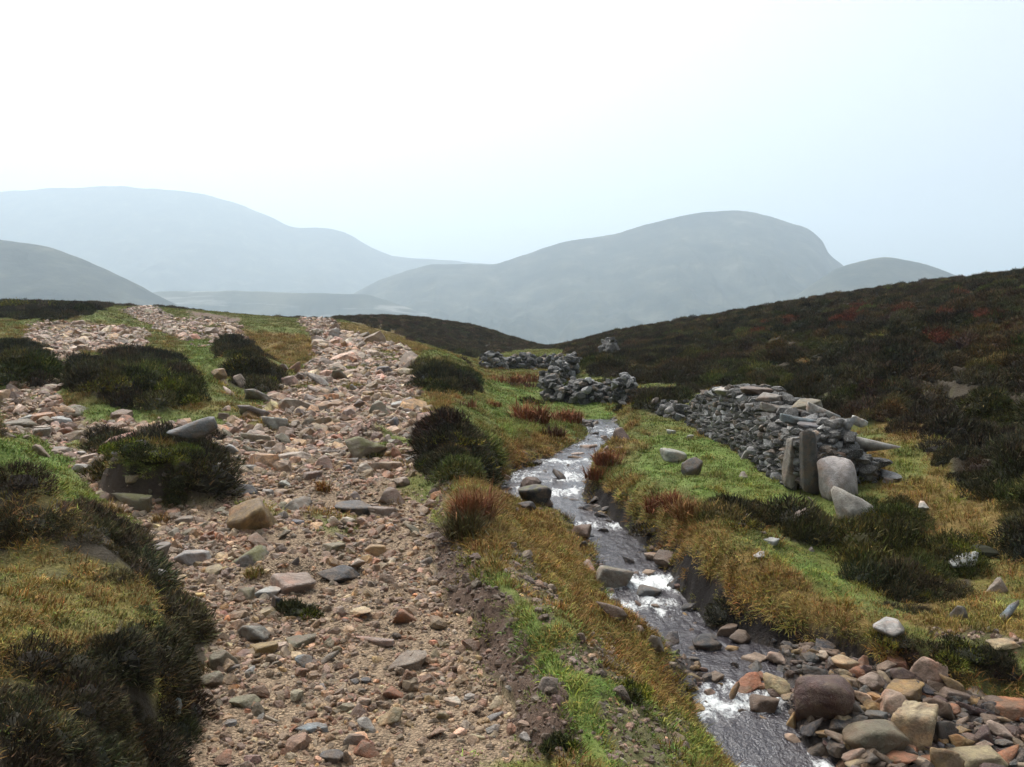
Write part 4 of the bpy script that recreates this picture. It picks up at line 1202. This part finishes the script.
# ---- single heather bushes that stand on their own
def bush(u, v, w_, h_, label, colr=(.036, .031, .021), group='dark heather bushes on the eroded ground', cat='bush', name='heather_bush', dens=1.0):
    x, y, z = hit(u, v + .40 * h_)
    W = w_ / F_PX * y; H = h_ / F_PX * y
    rg = np.random.default_rng(int(u * 7 + v))
    ln = max(.03, 3.3 * y / F_PX); wd_ = max(.007, 1.1 * y / F_PX)
    area = w_ * h_
    n_ = int(np.clip(area * 2.2 * dens, 700, 9000))
    lobes = [core(W * .34, W * .28, H * .55)] 
    for q in range(11):
        ox, oy = rg.uniform(-.40, .40) * W, rg.uniform(-.30, .30) * W; hf_ = 1 - 1.1 * abs(ox) / W
        v_, f_, t_ = sprigs(n_ // 11, W * rg.uniform(.13, .27), W * rg.uniform(.13, .27), H * hf_ * rg.uniform(.55, 1.0), ln, wd_, rg)
        t_ = t_ * (np.array([[2.6, 2.7, 1.0]]) if rg.random() < .36 else 1.0)
        lobes.append((v_ + np.array([ox, oy, -.02 * H]), f_, t_))
    o = obj(name, veg_mesh(name, lobes, MAT_VEG))
    o.location = (x, y + W * .18, ground(x, y + W * .18) - H * .06); o.color = (*colr, 1)
    tag(o, label, cat, group)
BUSH = [
 (112,383,60,36,'dark heather bush at the left end of the big hag'), (150,378,56,38,'dark heather bush on the crown of the big hag'), (180,392,40,32,'dark heather bush at the right end of the big hag'),
 (165,364,34,20,'low heather bush behind the big hag'), (240,360,46,36,'heather bush on the green hump left of the upper path'), (262,378,30,26,'heather bush at the right foot of the green hump'),
 (22,356,44,26,'heather bush at the left edge above the gravel'), (26,303,60,14,'long heather bush on the left skyline'), (93,300,20,9,'small heather bush alone on the left skyline'),
 (126,452,44,30,'heather bush on the left half of the peat stack'), (196,478,34,44,'heather bush hanging down the front of the peat stack'),
 (452,436,46,24,'heather bush on the hump right of the path'), (480,458,42,32,'heather bush facing the stream on the right hump'), (430,460,30,22,'mossy heather bush on the path side of the right hump'),
 (440,378,52,24,'heather bush right of the far bend of the path'), (545,358,40,12,'low heather bush at the head of the valley'),
 (585,383,46,20,'heather bush growing over the rubble heap'), (612,380,34,14,'heather bush on the back of the rubble heap'), (655,400,36,20,'heather bush between the rubble and the long wall'), (620,407,22,10,'small heather bush on grass below the rubble'),
 (292,607,44,34,'dark heather tuft hanging under the broad grey tan slab'),
 (368,452,26,16,'small heather tuft beside the mossy olive boulder'),
 (532,467,18,8,'little dark heather hump on grass beside the upper stream'), (528,398,26,16,'dark heather hump on the green valley floor'),
 (862,473,44,26,'dark heather bush behind the white streaked boulder'), (893,514,56,30,'heather bush right of the lichened round boulder'), (900,570,90,44,'wide heather bush on the slope below the wall end'),
 (985,545,70,44,'heather bush above the whitest rock'), (820,536,40,18,'low heather bush below the purple grey stone'), (935,592,40,26,'heather bush left of the grey lichened rock'),
 (975,662,80,30,'heather bush on the bank above the boulder bar'), (905,655,50,22,'heather bush beside the pale lichened rock on the bank'),
 (745,522,36,18,'dark rushy bush on the turf between stream and wall'), (628,690,40,24,'dark heather patch on the near bank above the lower foam'),
 (655,527,40,20,'dark bush hanging over the pool from the far bank'),
 (560,738,30,34,'dark tuft in the turf at the bottom of the near bank'),
]
BUSH += [(150,478,64,34,'low heather bush along the foot of the peat stack'), (893,288,22,8,'small heather bush breaking the right skyline'), (868,292,16,6,'low heather bush on the right skyline left of another'), (960,286,30,8,'long heather bush on the high right skyline'), (655,325,20,6,'small heather bush low on the right skyline')]
for b_ in BUSH:
    k_ = rnd.uniform(.8, 1.5); g_ = rnd.uniform(.9, 1.35)
    bush(b_[0], b_[1] + .12 * b_[3], b_[2] * 1.18, b_[3] * .58, b_[4], colr=(.040 * k_, .034 * k_ * g_, .022 * k_))
RUSS = (.21, .085, .036)
def rush(u, v, w_, h_, label, colr, dens=1.0, name='rush_clump'):
    x, y, z = hit(u, v + .45 * h_)
    W = w_ / F_PX * y; H = h_ / F_PX * y
    rg = np.random.default_rng(int(u * 5 + v)); n_ = int(np.clip(w_ * h_ * .45 * dens, 150, 1400))
    v_, f_, t_ = blades(n_, .5, .55, 1.12, 1.0, rg, .5, .35)
    # unit tussock stretched to size, blade width kept near a pixel
    subs = []
    for q in range(5):
        v_, f_, t_ = blades(n_ // 5, W * rg.uniform(.14, .24), H * rg.uniform(.35, .6), H * rg.uniform(.75, 1.2), max(.006, .9 * y / F_PX), rg, .75, .7)
        v_ = v_ + np.array([rg.uniform(-.34, .34) * W, rg.uniform(-.25, .25) * W, 0]); subs.append((v_, f_, t_ * rg.uniform(.65, 1.25)))
    me_ = veg_mesh(name, subs, MAT_VEG)
    o = obj(name, me_); yc = y + .15 * W
    o.location = (x, yc, ground(x, yc)); o.color = (*colr, 1)
    tag(o, label, 'grass', 'russet rush and grass clumps')
for r_ in [
 (532,410,40,30,'tall russet rush clump left of the rubble heap', RUSS), (563,413,44,22,'russet rush clump in front of the rubble heap', RUSS), (553,430,26,18,'dark brown rush clump on the green valley floor', (.10,.055,.03)),
 (612,456,34,22,'russet rush clump right of the upper stream', RUSS), (476,500,42,50,'tall russet rush clump between path edge and upper stream', (.20,.09,.04)), (462,520,40,44,'olive rush clump leaning over the path edge', (.09,.075,.03)),
 (655,502,34,26,'russet rush clump left of the biggest clump on the far bank', RUSS), (690,506,40,26,'ochre rush clump in the middle of the far bank', (.22,.12,.045)), (672,498,22,30,'biggest russet rush clump on the far bank', (.20,.08,.035)),
 (598,474,30,18,'russet rush clump over the upper cascade', RUSS), (510,378,40,14,'far russet rush clump before the broken pale wall', RUSS), (535,376,26,14,'second far russet rush clump near the bank of fallen stones', RUSS),
 (492,402,20,10,'small russet rush clump at the left of the valley floor', RUSS), (465,403,30,10,'brown rush clump right of the upper path', (.15,.075,.035)), (520,384,34,8,'brown low rush clump in the green valley floor', (.12,.06,.035)),
 (112,503,20,20,'straw tuft growing against the domed mossy boulder', (.24,.16,.06)), (160,516,30,16,'straw tuft in gravel right of the domed mossy boulder', (.24,.15,.05)), (325,484,20,16,'orange tuft beside the path stones', (.26,.13,.04)),
 (250,572,40,14,'yellow grass tuft below the mossy grey boulder', (.22,.17,.05)),
]: rush(*r_)
